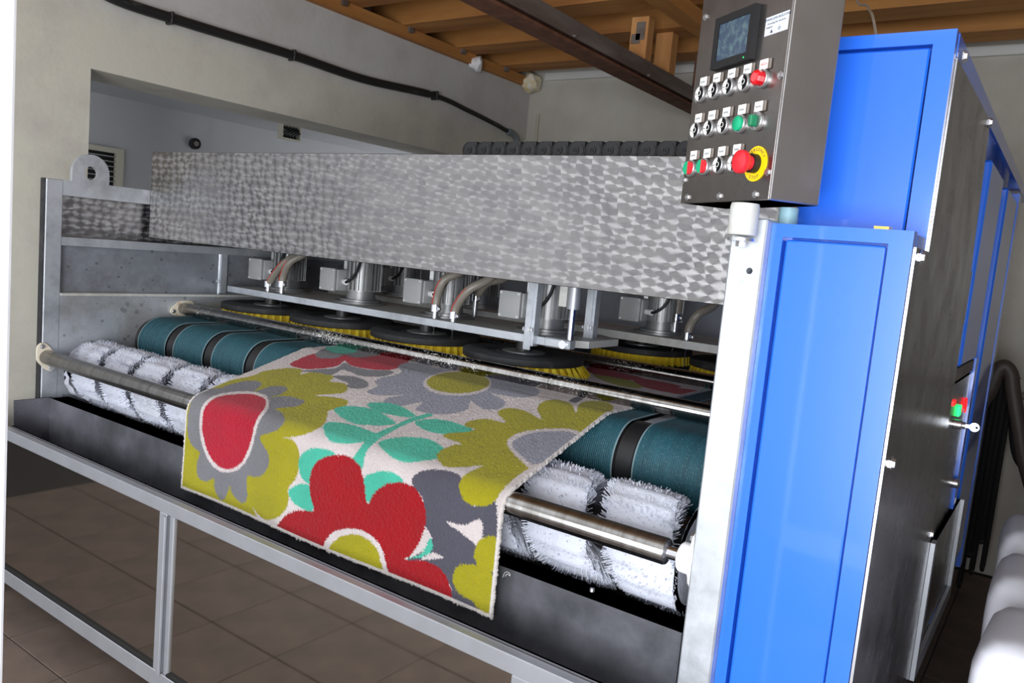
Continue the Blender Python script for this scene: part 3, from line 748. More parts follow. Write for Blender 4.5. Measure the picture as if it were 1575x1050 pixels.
hose([(1057, 517), (1062, 500), (1075, 482), (1090, 468)], 2.86, red=False)
hose([(1040, 488), (1042, 470), (1046, 455), (1052, 445)], 3.0, red=False, r=.02)
hose([(732, 458), (740, 446), (752, 434), (768, 424)], 2.56, red=False)

# ------------------------------------------------------------------ the rug
def rug_profile():
    def arc(cy, cz, r, a0, a1, n): return [(cy + r * math.cos(math.radians(a)), cz + r * math.sin(math.radians(a))) for a in np.linspace(a0, a1, n)]
    return np.array([(2.75, 1.0985), (1.93, 1.0985)] + arc(1.89, .9935, .105, 80, 107, 5) + arc(1.482, .915, .062, 106, 180, 14) + [(1.420, .40)])
RP = rug_profile(); RS = np.r_[0, np.cumsum(np.hypot(*np.diff(RP, axis=0).T))]
def rug_hit(x, y):
    d = ray(x, y); best = None
    for i in range(len(RP) - 1):
        (y0, z0), (y1, z1) = RP[i], RP[i + 1]
        A = np.array([[d[1], -(y1 - y0)], [d[2], -(z1 - z0)]])
        if abs(np.linalg.det(A)) < 1e-9: continue
        t_, s = np.linalg.solve(A, [y0, z0 - HC])
        lo = -5 if i == 0 else -1e-6
        if lo <= s <= 1 + 1e-6 and t_ > 0 and (best is None or t_ < best[0]): best = (t_, t_ * d[0], RS[i] + s * (RS[i + 1] - RS[i]))
    return best[1:]
RX0, RX1 = -2.185, -.972
RS1 = np.interp(.675, RP[::-1, 1][:2], RS[::-1][:2])
W = srgb(214, 202, 201); OL = srgb(162, 154, 20); GR = srgb(122, 121, 126); RD = srgb(176, 12, 44); RD2 = srgb(158, 5, 20); TE = srgb(72, 184, 158)
DG = srgb(82, 80, 92); LV = srgb(150, 150, 164)
def ell(cx, cy, rx_, ry_): return [(cx + rx_ * math.cos(a), cy + ry_ * math.sin(a)) for a in np.linspace(0, 2 * PI, 20)[:-1]]
# traced in a 2.25x enlargement of the frame whose corner is at pixel (270, 500)
PAT = [
 (OL, [(20,580),(25,300),(55,252),(110,210),(190,190),(265,175),(300,160),(350,152),(400,148),(440,155),(432,170),(470,162),(520,165),(548,180),(534,194),(580,200),(596,215),(585,232),(545,238),(482,243),(560,250),(598,265),(580,282),(530,296),(525,310),(515,340),(480,365),(440,380),(395,388),(375,386),(410,400),(430,440),(430,490),(420,530),(395,565),(398,600),(385,640),(355,665),(320,672),(290,655),(268,628),(285,660),(294,705),(260,700),(200,670),(120,625),(50,585)]),
 (GR, [(45,310),(60,255),(100,225),(170,215),(165,212),(230,195),(280,193),(298,205),(275,228),(330,212),(375,212),(386,222),(360,240),(325,250),(380,245),(430,255),(445,265),(420,280),(370,285),(345,290),(370,305),(378,330),(355,360),(320,375),(298,380),(295,400),(320,440),(325,480),(305,515),(280,525),(250,520),(248,560),(248,600),(235,615),(215,605),(195,580),(188,558),(175,590),(160,605),(145,590),(135,560),(132,530),(110,540),(85,530),(75,500),(78,470),(85,440),(60,415),(45,380)]),
 (W, [(83,340),(93,280),(130,245),(190,231),(260,229),(305,239),(323,260),(319,290),(301,315),(286,340),(276,380),(263,430),(241,475),(211,501),(175,509),(139,496),(109,456),(90,400)]),
 (RD, [(92,340),(102,285),(135,253),(190,240),(258,238),(298,248),(313,264),(308,288),(290,312),(276,340),(266,380),(254,425),(234,468),(207,492),(177,498),(147,487),(119,450),(100,398)]),
 (GR, [(435,158),(500,152),(555,148),(585,130),(620,145),(690,155),(752,158),(740,172),(700,178),(640,175),(600,160),(575,155),(540,172),(500,166)]),
 (GR, [(545,178),(580,174),(630,180),(662,195),(666,212),(630,220),(590,212),(597,200)]),
 (RD, [(396,136),(430,116),(480,98),(540,92),(600,88),(680,96),(760,112),(808,125),(780,145),(730,155),(660,150),(610,140),(585,124),(560,140),(500,150),(440,150)]),
 (GR, [(483,102),(500,86),(540,74),(600,78),(690,92),(704,103),(660,110),(620,112),(585,103),(560,112),(520,115),(495,112)]),
 (TE, [(518,80),(545,66),(600,76),(628,90),(600,97),(550,96)]),
 (LV, [(662,228),(700,210),(690,195),(710,182),(750,174),(782,162),(770,142),(810,128),(880,138),(900,146),(1000,146),(1080,160),(1120,182),(1180,192),(1240,213),(1260,230),(1240,246),(1190,250),(1120,240),(1092,236),(1130,255),(1142,270),(1120,290),(1070,290),(1040,275),(1020,262),(1010,290),(960,305),(900,308),(850,300),(830,290),(855,266),(800,276),(740,281),(718,265),(740,250),(790,241),(720,243),(680,240)]),
 (W, ell(975, 201, 118, 43)), (OL, ell(978, 198, 109, 37)),
 (TE, [(608,475),(635,430),(660,395),(700,370),(760,345),(810,322),(870,306),(892,311),(850,325),(800,342),(740,372),(700,398),(662,436),(648,495),(625,495)]),
 (TE, [(663,272),(720,267),(780,280),(830,312),(800,318),(740,309),(690,296)]),
 (TE, [(549,290),(600,279),(680,290),(740,320),(760,341),(700,347),(620,341),(570,316)]),
 (TE, [(511,350),(540,334),(610,344),(670,364),(695,381),(650,402),(590,410),(530,397)]),
 (TE, [(828,335),(890,324),(960,335),(1034,363),(1000,373),(920,376),(860,361)]),
 (TE, [(703,405),(760,389),(830,387),(890,399),(932,430),(916,457),(850,470),(790,474),(750,457),(720,432)]),
 (TE, [(430,465),(450,435),(500,424),(545,438),(558,456),(500,490),(485,545),(452,538),(432,505)]),
 (TE, [(396,572),(430,550),(470,553),(485,600),(478,642),(430,622),(408,602)]),
 (TE, [(648,535),(690,508),(740,506),(784,530),(778,550),(730,560),(690,595),(665,610),(658,570)]),
 (DG, [(820,530),(850,505),(900,499),(950,504),(988,525),(985,560),(1000,600),(1030,625),(1070,625),(1110,618),(1110,800),(1080,980),(1010,975),(940,950),(955,920),(935,870),(900,835),(800,815),(880,770),(885,730),(865,690),(865,640),(850,590),(825,560)]),
 (W, [(938,681),(1000,691),(1058,673),(1058,768),(1020,742),(980,712)]),
 (W, [(845,812),(890,788),(928,803),(880,810)]),
 (TE, [(803,806),(850,790),(880,738),(890,760),(882,787),(850,802)]),
 (OL, [(905,455),(915,435),(960,415),(988,410),(930,387),(935,375),(1000,370),(1034,361),(1000,346),(1020,331),(1080,324),(1142,337),(1115,305),(1130,290),(1170,287),(1220,300),(1267,327),(1252,290),(1270,265),(1320,257),(1370,273),(1386,302),(1400,270),(1450,261),(1500,269),(1515,290),(1480,325),(1440,370),(1430,400),(1300,460),(1230,490),(1160,540),(1130,575),(1100,612),(1060,626),(1010,616),(985,580),(985,540),(1010,512),(1064,485),(1000,491),(940,491),(915,475)]),
 (W, [(1148,412),(1163,385),(1220,365),(1300,357),(1370,360),(1420,378),(1450,400),(1320,470),(1240,500),(1185,458)]),
 (LV, [(1164,415),(1180,393),(1230,373),(1300,366),(1365,370),(1408,386),(1430,400),(1320,460),(1240,480),(1196,450)]),
 (RD2, [(353,720),(360,690),(390,655),(430,638),(484,640),(480,610),(470,570),(470,520),(485,480),(520,455),(570,449),(610,459),(640,490),(655,540),(662,600),(669,617),(690,580),(730,550),(780,544),(830,564),(860,620),(866,680),(850,740),(820,790),(798,812),(860,815),(910,838),(942,880),(954,955),(900,960),(830,940),(735,900),(620,860),(520,815),(430,780),(372,750)]),
 (W, [(517,820),(523,760),(548,718),(590,703),(650,708),(702,744),(727,800),(738,900),(640,880)]),
 (OL, [(532,825),(545,765),(570,735),(610,721),(650,727),(690,757),(713,805),(722,895),(640,870)]),
 (OL, [(1110,735),(1060,738),(1040,765),(1034,800),(1050,838),(1080,852),(1110,840)]),
 (OL, [(1090,852),(1040,830),(985,829),(964,850),(961,890),(985,930),(1028,955),(1045,975),(1100,1010),(1110,900)]),
 (DG, [(1362,262),(1385,248),(1420,245),(1400,262),(1385,268)]),
]
# the part between the two press rollers, in frame pixels
PAT2 = [(RD, [(905,564),(940,570),(978,578),(990,583),(962,584),(930,580),(908,573)]), (OL, [(912,576),(955,582),(988,589),(992,594),(975,597),(935,588)]),
 (RD, [(974,581),(1020,587),(1048,594),(1044,596),(1078,602),(1062,608),(1025,603),(988,594)]), (TE, [(1074,601),(1090,596),(1110,598),(1100,604),(1082,605)]), (DG, [(1040,612),(1075,607),(1110,608),(1110,614),(1070,612)])]
def smooth_poly(P, n=5):
    P = [np.array(p, float) for p in P]; N = len(P); out = []
    for i in range(N):
        a, b, c, d = P[i - 1], P[i], P[(i + 1) % N], P[(i + 2) % N]
        for k in range(n):
            t_ = k / n; out.append(.5 * ((2 * b) + (c - a) * t_ + (2 * a - 5 * b + 4 * c - d) * t_ ** 2 + (3 * b - a - 3 * c + d) * t_ ** 3))
    return out
NXr, NSr = 470, 640
S0r = np.interp(-2.72, -RP[:2, 0], RS[:2])
us = np.linspace(RX0, RX1, NXr + 1); ss = np.linspace(S0r, RS1, NSr + 1)
U, S = np.meshgrid(us, ss)
colr = np.tile(np.array(W), (NSr + 1, NXr + 1, 1))
wob_u = U + .0016 * np.sin(S * 900 + U * 430) + rng.normal(0, .0008, U.shape); wob_s = S + .0016 * np.sin(U * 870 + S * 510) + rng.normal(0, .0008, U.shape)
def fill(poly, c):
    p = np.array(poly); x0, x1, y0, y1 = p[:, 0].min(), p[:, 0].max(), p[:, 1].min(), p[:, 1].max()
    m_ = (U > x0 - .01) & (U < x1 + .01) & (S > y0 - .01) & (S < y1 + .01)
    if not m_.any(): return
    px, py = wob_u[m_], wob_s[m_]; ins = np.zeros(px.shape, bool); n = len(p)
    for i in range(n):
        (xa, ya), (xb, yb) = p[i], p[i - 1]
        if ya == yb: continue
        ins ^= ((ya > py) != (yb > py)) & (px < (xb - xa) * (py - ya) / (yb - ya) + xa)
    idx = np.where(m_); colr[idx[0][ins], idx[1][ins]] = c
for c, P in PAT: fill([rug_hit(270 + q[0] / 2.25, 500 + q[1] / 2.25) for q in smooth_poly(P)], c)
for c, P in PAT2: fill([rug_hit(*q) for q in smooth_poly(P)], c)
edge = (U - RX0 < .007) | (RX1 - U < .007) | (RS1 - S < .008)
colr[edge] = srgb(222, 214, 210)
Yr = np.interp(S, RS, RP[:, 0]); Zr = np.interp(S, RS, RP[:, 1])
hang = np.clip((S - 1.32) / .3, 0, 1)
Yr = Yr - hang * .006 * (1 + np.sin(U * 7.5 + .6)) - rng.normal(0, .0007, U.shape)
Zr = Zr + np.where(S < 1.3, rng.normal(0, .0006, U.shape), 0)
Xr = U + np.where((U == us[0]) | (U == us[-1]), rng.normal(0, .0012, U.shape), 0)
Zr[-1] += rng.normal(0, .0012, NXr + 1)
V = np.stack([Xr, Yr, Zr], -1).reshape(-1, 3)
ii = np.arange(NSr * (NXr + 1)).reshape(NSr, NXr + 1)[:, :-1].ravel()
F = np.stack([ii, ii + NXr + 1, ii + NXr + 2, ii + 1], -1)
# skirt: the edge thickness
nb = np.array(list(range(0, NXr + 1))[::-1] + [r_ * (NXr + 1) for r_ in range(1, NSr + 1)] + [NSr * (NXr + 1) + k for k in range(1, NXr + 1)] + [r_ * (NXr + 1) + NXr for r_ in range(NSr - 1, 0, -1)])
gy, gz = np.gradient(Yr, axis=0), np.gradient(Zr, axis=0); ln = np.hypot(gy, gz); ny = (gz / ln).ravel(); nz = (-gy / ln).ravel()
low = V[nb] - np.stack([np.zeros(len(nb)), ny[nb], nz[nb]], -1) * .0085
base = len(V); V = np.vstack([V, low]); m1 = np.arange(len(nb)); m2 = (m1 + 1) % len(nb)
F2 = np.stack([nb[m1], base + m1, base + m2, nb[m2]], -1)
me = bpy.data.meshes.new('rug'); me.from_pydata(V.tolist(), [], np.vstack([F, F2]).tolist())
ca = me.color_attributes.new('Col', 'FLOAT_COLOR', 'POINT')
cc = np.ones((len(V), 4)); cc[:base, :3] = colr.reshape(-1, 3); cc[base:, :3] = srgb(222, 214, 210)
ca.data.foreach_set('color', cc.ravel()); me.materials.append(MATS['rug_pile'])
me.polygons.foreach_set('use_smooth', [True] * len(me.polygons))
rug = bpy.data.objects.new('rug', me); COL.objects.link(rug)
tag(rug, 'flower-patterned rug in red, olive, grey and teal hanging over the front roller', 'rug')

# ------------------------------------------------------------------ blue cabinets on the right
XP = -.225
lc = thing('side_cabinet', 'bright blue narrow steel cabinet with an inset door beside the galvanised post', 'cabinet', (-.35, 1.55, 0))
zt = 1.594
bm = B(); x0, x1 = XQ + .0645, XP - .004
dx0 = onY(1203, 372, YF)[0]; dx1 = onY(1365, 385, YF)[0]; dz = onY(1203, 364, YF)[2]
box(bm, x0, dx0, YF, YF + .03, .05, zt); box(bm, dx1, x1, YF, YF + .03, .05, zt); box(bm, dx0, dx1, YF, YF + .03, dz, zt); box(bm, dx0, dx1, YF, YF + .03, .05, .12)
obj('front_frame', bm, 'blue', lc)
obj('body', mbox(x0, x1, YF + .03, 1.575, .05, zt, bev=.004), 'blue', lc)
dr = obj('door', mbox(dx0 + .004, dx1 - .004, YF + .006, YF + .026, .124, dz - .004, bev=.004, seg=2), 'blue', lc)
obj('base', mbox(x0, x1, YF + .02, 1.57, 0, .05), 'black', lc)
p = onY(1362, 345, 1.50); obj('brass_tag', mbox(p[0] - .012, p[0] + .012, 1.47, 1.50, zt + .0005, zt + .006), 'brass', lc)

tc_ = thing('tall_cabinet', 'tall blue steel machine cabinet with a brushed stainless side panel', 'cabinet', (-.35, 2.4, 0))
YT = 1.58; zt2 = 1.95
bm = B(); x0 = XQ + .0645; tx1 = XP - .004; ddx = onY(1435, 68, YT)[0]; ddz = onY(1400, 70, YT)[2]
box(bm, ddx, tx1, YT, YT + .03, .05, zt2); box(bm, x0, ddx, YT, YT + .03, ddz, zt2); box(bm, x0, ddx, YT, YT + .03, .05, .2)
obj('front_frame', bm, 'blue', tc_)
obj('door', mbox(x0, ddx - .004, YT + .005, YT + .026, .21, ddz - .004, bev=.003), 'blue', tc_)
obj('body', mbox(x0, XP - .06, YT + .03, 4.1, .38, zt2 - .04), 'blue', tc_)
obj('top_rim', mbox(x0, XP - .003, YT + .03, 4.1, zt2 - .04, zt2), 'blue', tc_)
obj('base', mbox(x0, XP - .10, YT + .02, 4.1, 0, .38), 'black', tc_)
# stainless side panel, one sheet covering both cabinets (thin, stepped at the front)
side = prism(B(), [(1.458, .42), (2.36, .42), (2.36, 1.10), (2.345, 1.5), (2.24, zt2 - .035), (1.60, zt2 - .045), (1.602, 1.568), (1.458, 1.568)], 0, XP - .003, XP)
sp_ = obj('side_panel', side, 'stainless_side', tc_)
obj('panel_fold', mbox(XP - .016, XP - .0035, 1.596, 1.608, 1.566, zt2 - .05), 'chrome', sp_)
obj('panel_fold', mbox(XP - .003, XP + .0015, 1.4565, 1.4595, .42, 1.568), 'bolt_zinc', sp_)
for q in ((1415, 396), (1370, 712), (1481, 88), (1521, 189), (1431, 820)):
    p = onX(*q, XP); bolt(sp_, p + np.array([.0005, 0, 0]), (1, 0, 0), 1.2)
# bays further back
p0 = [onX(*q, XP)[1] for q in ((1529, 250), (1551, 250), (1556, 282), (1572, 282))]
for k, (ya, yb, zz) in enumerate(((2.49, 2.90, 1.86), (3.12, 3.58, 1.86))):
    obj('bay_cover', mbox(XP - .045, XP - .005, ya, yb, 1.30 if k == 0 else .5, zz, bev=.006), 'blue', tc_, smooth=False)
obj('bay_frame', mbox(XP - .05, XP - .004, 2.93, 2.99, .40, 1.30), 'blue', tc_)
obj('bay_frame', mbox(XP - .05, XP - .004, 3.65, 3.75, .40, 1.90), 'blue', tc_)
obj('bay_floor', mbox(XP - .055, XP - .01, 2.37, 2.92, 1.26, 1.295), 'grey_steel', tc_)
lp = obj('lower_panel', mbox(XP - .02, XP - .012, 2.37, 2.92, .45, 1.25), 'stainless_side', tc_)
for q in ((1474, 742), ):
    p = onX(*q, XP); obj('knob', lathe(B(), (XP - .0115, p[1] - .02, p[2]), (1, 0, 0), [(0, .016), (.012, .016), (.018, .01)], 16), 'bolt_zinc', lp, smooth=True)
p = onX(1474, 631, XP - .01); obj('run_lamp', mbox(XP - .0118, XP - .004, p[1] - .02, p[1] + .02, p[2] - .016, p[2] + .016, bev=.002), 'led_green', lp)
p = onX(1481, 628, XP - .01); obj('lamp_ring', tube(B(), [(XP - .007, p[1] + .02 + .03 * math.cos(a), p[2] + .0 + .03 * math.sin(a)) for a in np.linspace(-.6, PI, 12)], .003, 6), 'led_red', lp)
p = onX(1466, 619, XP - .01); obj('lamp', mbox(XP - .0118, XP - .006, p[1] - .02, p[1] + .03, p[2] - .008, p[2] + .006), 'led_red', lp)
obj('meter', mbox(XP - .044, XP - .012, 2.40, 2.52, 1.42, 1.56), 'motor_grey', tc_)
# white framed hatch low on the side
hy0, hy1, hz0, hz1 = 2.20, 3.15, .44, .80
ht = obj('hatch', mbox(XP - .02, XP + .0005, 2.40, hy1 - .06, hz0 + .06, hz1), 'stainless_side', tc_)
bm = B(); box(bm, XP + .0005, XP + .012, 2.37, 2.41, hz0, hz1 + .03); box(bm, XP + .0005, XP + .012, 2.41, hy1, hz0, hz0 + .05); box(bm, XP + .0005, XP + .012, hy1 - .05, hy1, hz0 + .05, hz1)
obj('hatch_frame', bm, 'alu', tc_)
# key hanging in the lock
p = onX(1483, 640, XP)
ky = thing('key', 'silver key standing in the lock of the dim side panel', 'key', (XP, p[1] - .05, p[2] - .02))
yk, zk = p[1] - .14, p[2] - .008
obj('lock', lathe(B(), (XP - .0118, yk, zk), (1, 0, 0), [(0, .014), (.02, .014), (.022, .01), (.03, .01)], 16), 'bolt_zinc', ky, smooth=True)
obj('blade', mbox(XP + .018, XP + .030, yk - .002, yk + .002, zk - .005, zk + .005), 'key', ky)
bm = B(); lathe(bm, (XP + .041, yk + .0015, zk), (0, -1, 0), [(0, .013), (.003, .013)], 24); kb = obj('bow', bm, 'key', ky); carve(kb, lathe(B(), (XP + .047, yk + .02, zk), (0, -1, 0), [(0, .0035), (.04, .0035)], 12))
# cable rising from the cabinet to the joists
p = onY(1357, 42, 1.75)
cb = thing('ceiling_wire', 'thin grey wire rising from a clip on top of the blue cabinet', 'wire', (p[0], 1.75, zt2))
obj('wire', tube(B(), spline([(p[0], 1.75, zt2 + .012), tuple(onY(1343, 28, 1.8)), tuple(onY(1335, 10, 1.9)), tuple(onY(1325, -30, 2.1)), (-.5, 2.45, 2.768)], 6), .003, 6), 'hose', cb)
obj('clip', mbox(p[0] - .006, p[0] + .006, 1.742, 1.758, zt2 + .0003, zt2 + .016, bev=.003), 'white_plastic', cb)

# ------------------------------------------------------------------ control box (built in its own frame: x right along the face, y into the box, z up)
C0 = onY(1182, 307, 1.37); YAW = math.radians(-34)
cbx = thing('control_box', 'tilted-away stainless control box with touch screen and rows of switches', 'control panel', tuple(C0), YAW)
ORG[cbx.name] = (0, 0, 0)
BW, BD, BH = .2714, .108, .44
def L(name, bm, m, parent=cbx, **k): return obj(name, bm, m, parent, world=False, **k)
L('body', mbox(-BW, 0, .0015, BD, 0, BH, bev=.003, seg=2), 'stainless_box')
fp = L('face_plate', mbox(-BW - .001, .001, -.0015, .0013, 0, BH, bev=.0006), 'stainless_face')
for q in ((-.2488, .0086), (-.1413, .0075), (-.0352, .007), (-.2569, .3568), (-.007, .2043), (-.0091, .0436), (-.2678, .0433), (-.255, .2)):
    o = bpy.data.objects.new('bolt', BOLT); COL.objects.link(o); o.parent = cbx; o.location = (q[0], -.0018, q[1] + .003); o.rotation_euler = (PI / 2, 0, 0); o.scale = (.65,) * 3
# touch screen
def frame_bm(x0, x1, z0, z1, w_, ya, yb):
    bm = B(); box(bm, x0, x1, ya, yb, z0, z0 + w_); box(bm, x0, x1, ya, yb, z1 - w_, z1); box(bm, x0, x0 + w_, ya, yb, z0 + w_, z1 - w_); box(bm, x1 - w_, x1, ya, yb, z0 + w_, z1 - w_); return bm
hm = L('touch_screen', frame_bm(-.203, -.083, .2475, .342, .0135, -.014, -.0018), 'black')
L('display', mbox(-.1895, -.0965, -.0115, -.004, .261, .3285), 'screen', hm)
L('status_light', lathe(B(), (-.101, -.0141, .2525), (0, -1, 0), [(0, .0012), (.0006, .001)], 8), 'led_green', hm)
def text(s, size, x, z, m, parent, y=-.003, rot=0, name='lettering', ex=.0001):
    cu = bpy.data.curves.new('txt', 'FONT'); cu.body = s; cu.size = size; cu.align_x = 'CENTER'; cu.align_y = 'CENTER'; cu.extrude = ex; cu.resolution_u = 2
    to = bpy.data.objects.new('txt', cu); COL.objects.link(to); dg = bpy.context.evaluated_depsgraph_get(); dg.update()
    me_ = bpy.data.meshes.new_from_object(to.evaluated_get(dg)); bpy.data.objects.remove(to)
    me_.transform(Matrix.Translation((x, y, z)) @ Matrix.Rotation(rot, 4, 'Y') @ Matrix.Rotation(PI / 2, 4, 'X'))
    me_.materials.clear(); o = obj(name, me_, m, parent); return o
# grounding sticker
stk = L('sticker', mbox(-.0645, -.0045, -.0022, -.0016, .2822, .3135), 'sticker')
text('TOPRAKLAMA BAĞLAYINIZ', .0058, -.0345, .3085, 'ink', stk, -.0024)
text('Grounding line should be', .0047, -.0355, .3015, 'ink', stk, -.0024)
text('designed', .0047, -.053, .2955, 'ink', stk, -.0024)
bm = B(); prism(bm, [(-.0495, .285), (-.0425, .285), (-.046, .2915)], 1, -.0024, -.0022)
for k, w_ in enumerate((.010, .0066, .0033)): box(bm, -.026 - w_ / 2, -.026 + w_ / 2, -.0024, -.0022, .2895 - k * .002, .2903 - k * .002)
box(bm, -.0264, -.0256, -.0024, -.0022, .2903, .2945)
L('earth_symbol', bm, 'ink', stk)
# switches
def mesh_of(bm, name, m, smooth=False):
    me_ = bpy.data.meshes.new(name); bm.to_mesh(me_); bm.free(); me_.materials.append(MATS[m])
    if smooth:
        for p in me_.polygons: p.use_smooth = True
        me_.set_sharp_from_angle(angle=math.radians(40))
    return me_
bezel = mesh_of(lathe(B(), (0, -.0017, 0), (0, -1, 0), [(0, .0165), (.005, .0165), (.007, .0152), (.007, .0138), (.0045, .0132)], 28), 'bezel', 'bezel', True)
whalf = mesh_of(prism(B(), [(.0130 * math.cos(a), .0130 * math.sin(a)) for a in np.linspace(PI * .5, PI * 1.5, 14)], 1, -.0085, -.006), 'indicator', 'label_white')
bhalf = mesh_of(prism(B(), [(.0130 * math.cos(a), .0130 * math.sin(a)) for a in np.linspace(-PI * .5, PI * .5, 14)], 1, -.0083, -.006), 'cap', 'knob_black')
knob = mesh_of(lathe(B(), (.0055, -.0083, 0), (0, -1, 0), [(0, .0074), (.0022, .0072), (.003, .0064)], 20), 'knob', 'knob_black', True)
oring = mesh_of(lathe(B(), (.0052, -.01133, 0), (0, -1, 0), [(0, .0050), (.0004, .0050), (.0004, .0040), (0, .0040)], 20, cap=False), 'zero_mark', 'label_white')
tick = mesh_of(mbox(-.0125, -.006, -.0088, -.0086, -.0006, .0006), 'tick', 'ink')
lens_g = mesh_of(lathe(B(), (0, -.0067, 0), (0, -1, 0), [(0, .0130), (.006, .0130), (.0068, .012)], 24), 'button', 'green_button', True)
gh = mesh_of(prism(B(), [(.0126 * math.cos(a) - .0006, .0126 * math.sin(a)) for a in np.linspace(PI * .5, PI * 1.5, 14)], 1, -.0142, -.0067), 'start_button', 'green_button')
rh = mesh_of(prism(B(), [(.0126 * math.cos(a) + .0006, .0126 * math.sin(a)) for a in np.linspace(-PI * .5, PI * .5, 14)], 1, -.0132, -.0067), 'stop_button', 'red_button')
lever = mesh_of(mbox(-.0045, .0045, -.021, -.0067, -.0098, .0098, bev=.0015), 'lever', 'green_dark')
beacon = mesh_of(lathe(B(), (0, -.0067, 0), (0, -1, 0), [(0, .0128), (.012, .0132), (.015, .0115), (.016, .008)], 10), 'beacon_lens', 'red_lens')
holder = mesh_of(mbox(-.0135, .0145, -.0060, -.0017, -.0088, .0088, bev=.001), 'label_holder', 'grey_steel')
lab = mesh_of(mbox(-.0132, .0085, -.0067, -.0061, -.0084, .0084), 'label', 'label_white')
mark = B()
for k in range(7): box(mark, -.0098 + k * .0021, -.0098 + k * .0021 + .0012, -.0070, -.0068, -.0024, .002 - (k % 3) * .0006)
mark = mesh_of(mark, 'label_print', 'grey_plastic')
def put(name, me_, parent, x, z):
    o = bpy.data.objects.new(name, me_); COL.objects.link(o); o.parent = parent
    o.location = (x, 0, z) if parent is cbx else (0, 0, 0); return o
def lblset(parent, x, z, red=False):
    h = put('label_holder', holder, cbx, x, z); put('label', lab, h, 0, 0)
    if red: text('ARIZA', .0062, -.0015, 0, 'ink_red', h, -.0070)
    else: put('label_print', mark, h, 0, 0)
def sw(kind, x, z, lx, lz, red=False):
    n = {'sel': 'selector_switch', 'push': 'push_button', 'dual': 'double_push_button', 'lev': 'lit_selector_switch', 'bea': 'warning_buzzer'}[kind]
    b = put(n, bezel, cbx, x, z)
    for nm, me_ in {'sel': (('indicator', whalf), ('cap', bhalf), ('knob', knob), ('zero_mark', oring), ('tick', tick)), 'push': (('button', lens_g),), 'dual': (('start_button', gh), ('stop_button', rh)), 'lev': (('lever', lever),), 'bea': (('lens', beacon),)}[kind]:
        put(nm, me_, b, 0, 0)
    lblset(b, lx, lz, red)
for k, x in enumerate((-.240, -.196, -.150, -.103)): sw('sel', x, .2105, x + .010, .2325)
sw('bea', -.052, .209, -.048, .2325, True)
for k, x in enumerate((-.243, -.198, -.152)): sw('sel', x, .1405, x + .010, .1635)
sw('push', -.100, .1375, -.095, .1625); sw('lev', -.052, .1365, -.048, .1615)
for x in (-.245, -.199): sw('dual', x, .068, x + .010, .0925)
for x in (-.152, -.106): sw('sel', x, .068, x + .010, .0925)
es = L('emergency_stop', lathe(B(), (-.044, -.0017, .063), (0, -1, 0), [(0, .0305), (.0016, .0305)], 40), 'yellow_plate')
L('collar', lathe(B(), (-.044, -.0034, .063), (0, -1, 0), [(0, .0165), (.012, .0165)], 28), 'black', es)
L('mushroom_head', lathe(B(), (-.044, -.0155, .063), (0, -1, 0), [(0, .013), (.006, .0135), (.012, .0195), (.017, .0205), (.023, .0195), (.026, .015), (.0265, .0)], 32, cap=False), 'red_button', es, smooth=True)
for k, ch in enumerate('EMERGENCY'):
    a = math.radians(90 + (4 - k) * 15.5); text(ch, .0085, -.044 + .0245 * math.cos(a), .063 + .0245 * math.sin(a), 'ink', es, -.0035, rot=-(a - PI / 2) * 1.0)
for k, ch in enumerate('STOP'):
    a = math.radians(270 + (k - 1.5) * 17); text(ch, .0085, -.044 + .0245 * math.cos(a), .063 + .0245 * math.sin(a), 'ink', es, -.0035, rot=-(a - 1.5 * PI))
# its two carrier pipes (world space parts of the machine post / cabinet)
sx_, sz_ = onY(1143, 345, 1.398)[0], 0
pv = obj('pivot_stub', lathe(B(), (sx_, 1.398, 1.566), (0, 0, 1), [(0, .0235), (.002, .0255), (.050, .0255), (.056, .024)], 32), 'galv_pale', mc, smooth=True)
obj('washer', lathe(B(), (sx_, 1.398, 1.556), (0, 0, 1), [(0, .024), (.0055, .024)], 28), 'bolt_zinc', pv, smooth=True)
obj('bolt_head', lathe(B(), (sx_, 1.398, 1.546), (0, 0, 1), [(0, .009), (.0095, .009)], 6), 'bolt_zinc', pv)
q = onY(1213, 328, 1.515); obj('support_pipe', lathe(B(), (q[0], 1.515, zt + .0005), (0, 0, 1), [(0, .0175), (C0[2] - zt - .001, .0175)], 24), 'pipe_green', lc, smooth=True)

# ------------------------------------------------------------------ jerrycans in the aisle
def can_mesh():
    """rounded rectangular body, sloping shoulder, moulded handle and neck"""
    bm = B(); n = 40
    def ringv(z, hx, hy, rc, dy=0):
        out = []
        for k in range(n):
            a = 2 * PI * k / n; c, s = math.cos(a), math.sin(a); e = .28
            out.append(bm.verts.new((hx * math.copysign(abs(c) ** e, c), dy + hy * math.copysign(abs(s) ** e, s), z)))
        return out
    rs = [ringv(.004, .10, .13, 0), ringv(0.02, .118, .148, 0), ringv(.10, .122, .152, 0), ringv(.2, .119, .149, 0), ringv(.30, .122, .152, 0), ringv(.35, .121, .151, 0), ringv(.385, .112, .142, 0), ringv(.405, .095, .125, 0), ringv(.412, .06, .09, 0)]
    for a, b2 in zip(rs, rs[1:]):
        for k in range(n): bm.faces.new((a[k], a[(k + 1) % n], b2[(k + 1) % n], b2[k]))
    bm.faces.new(rs[0][::-1]); bm.faces.new(rs[-1])
    me_ = bpy.data.meshes.new('can_body'); bm.to_mesh(me_); bm.free(); me_.materials.append(MATS['can'])
    for p in me_.polygons: p.use_smooth = True
    return me_
can_me = can_mesh()
hnd = B(); tube(hnd, spline([(0, -.085, .405), (0, -.075, .437), (0, -.02, .447), (0, .045, .437), (0, .055, .405)], 6), .014, 10); hnd = mesh_of(hnd, 'handle', 'can', True)
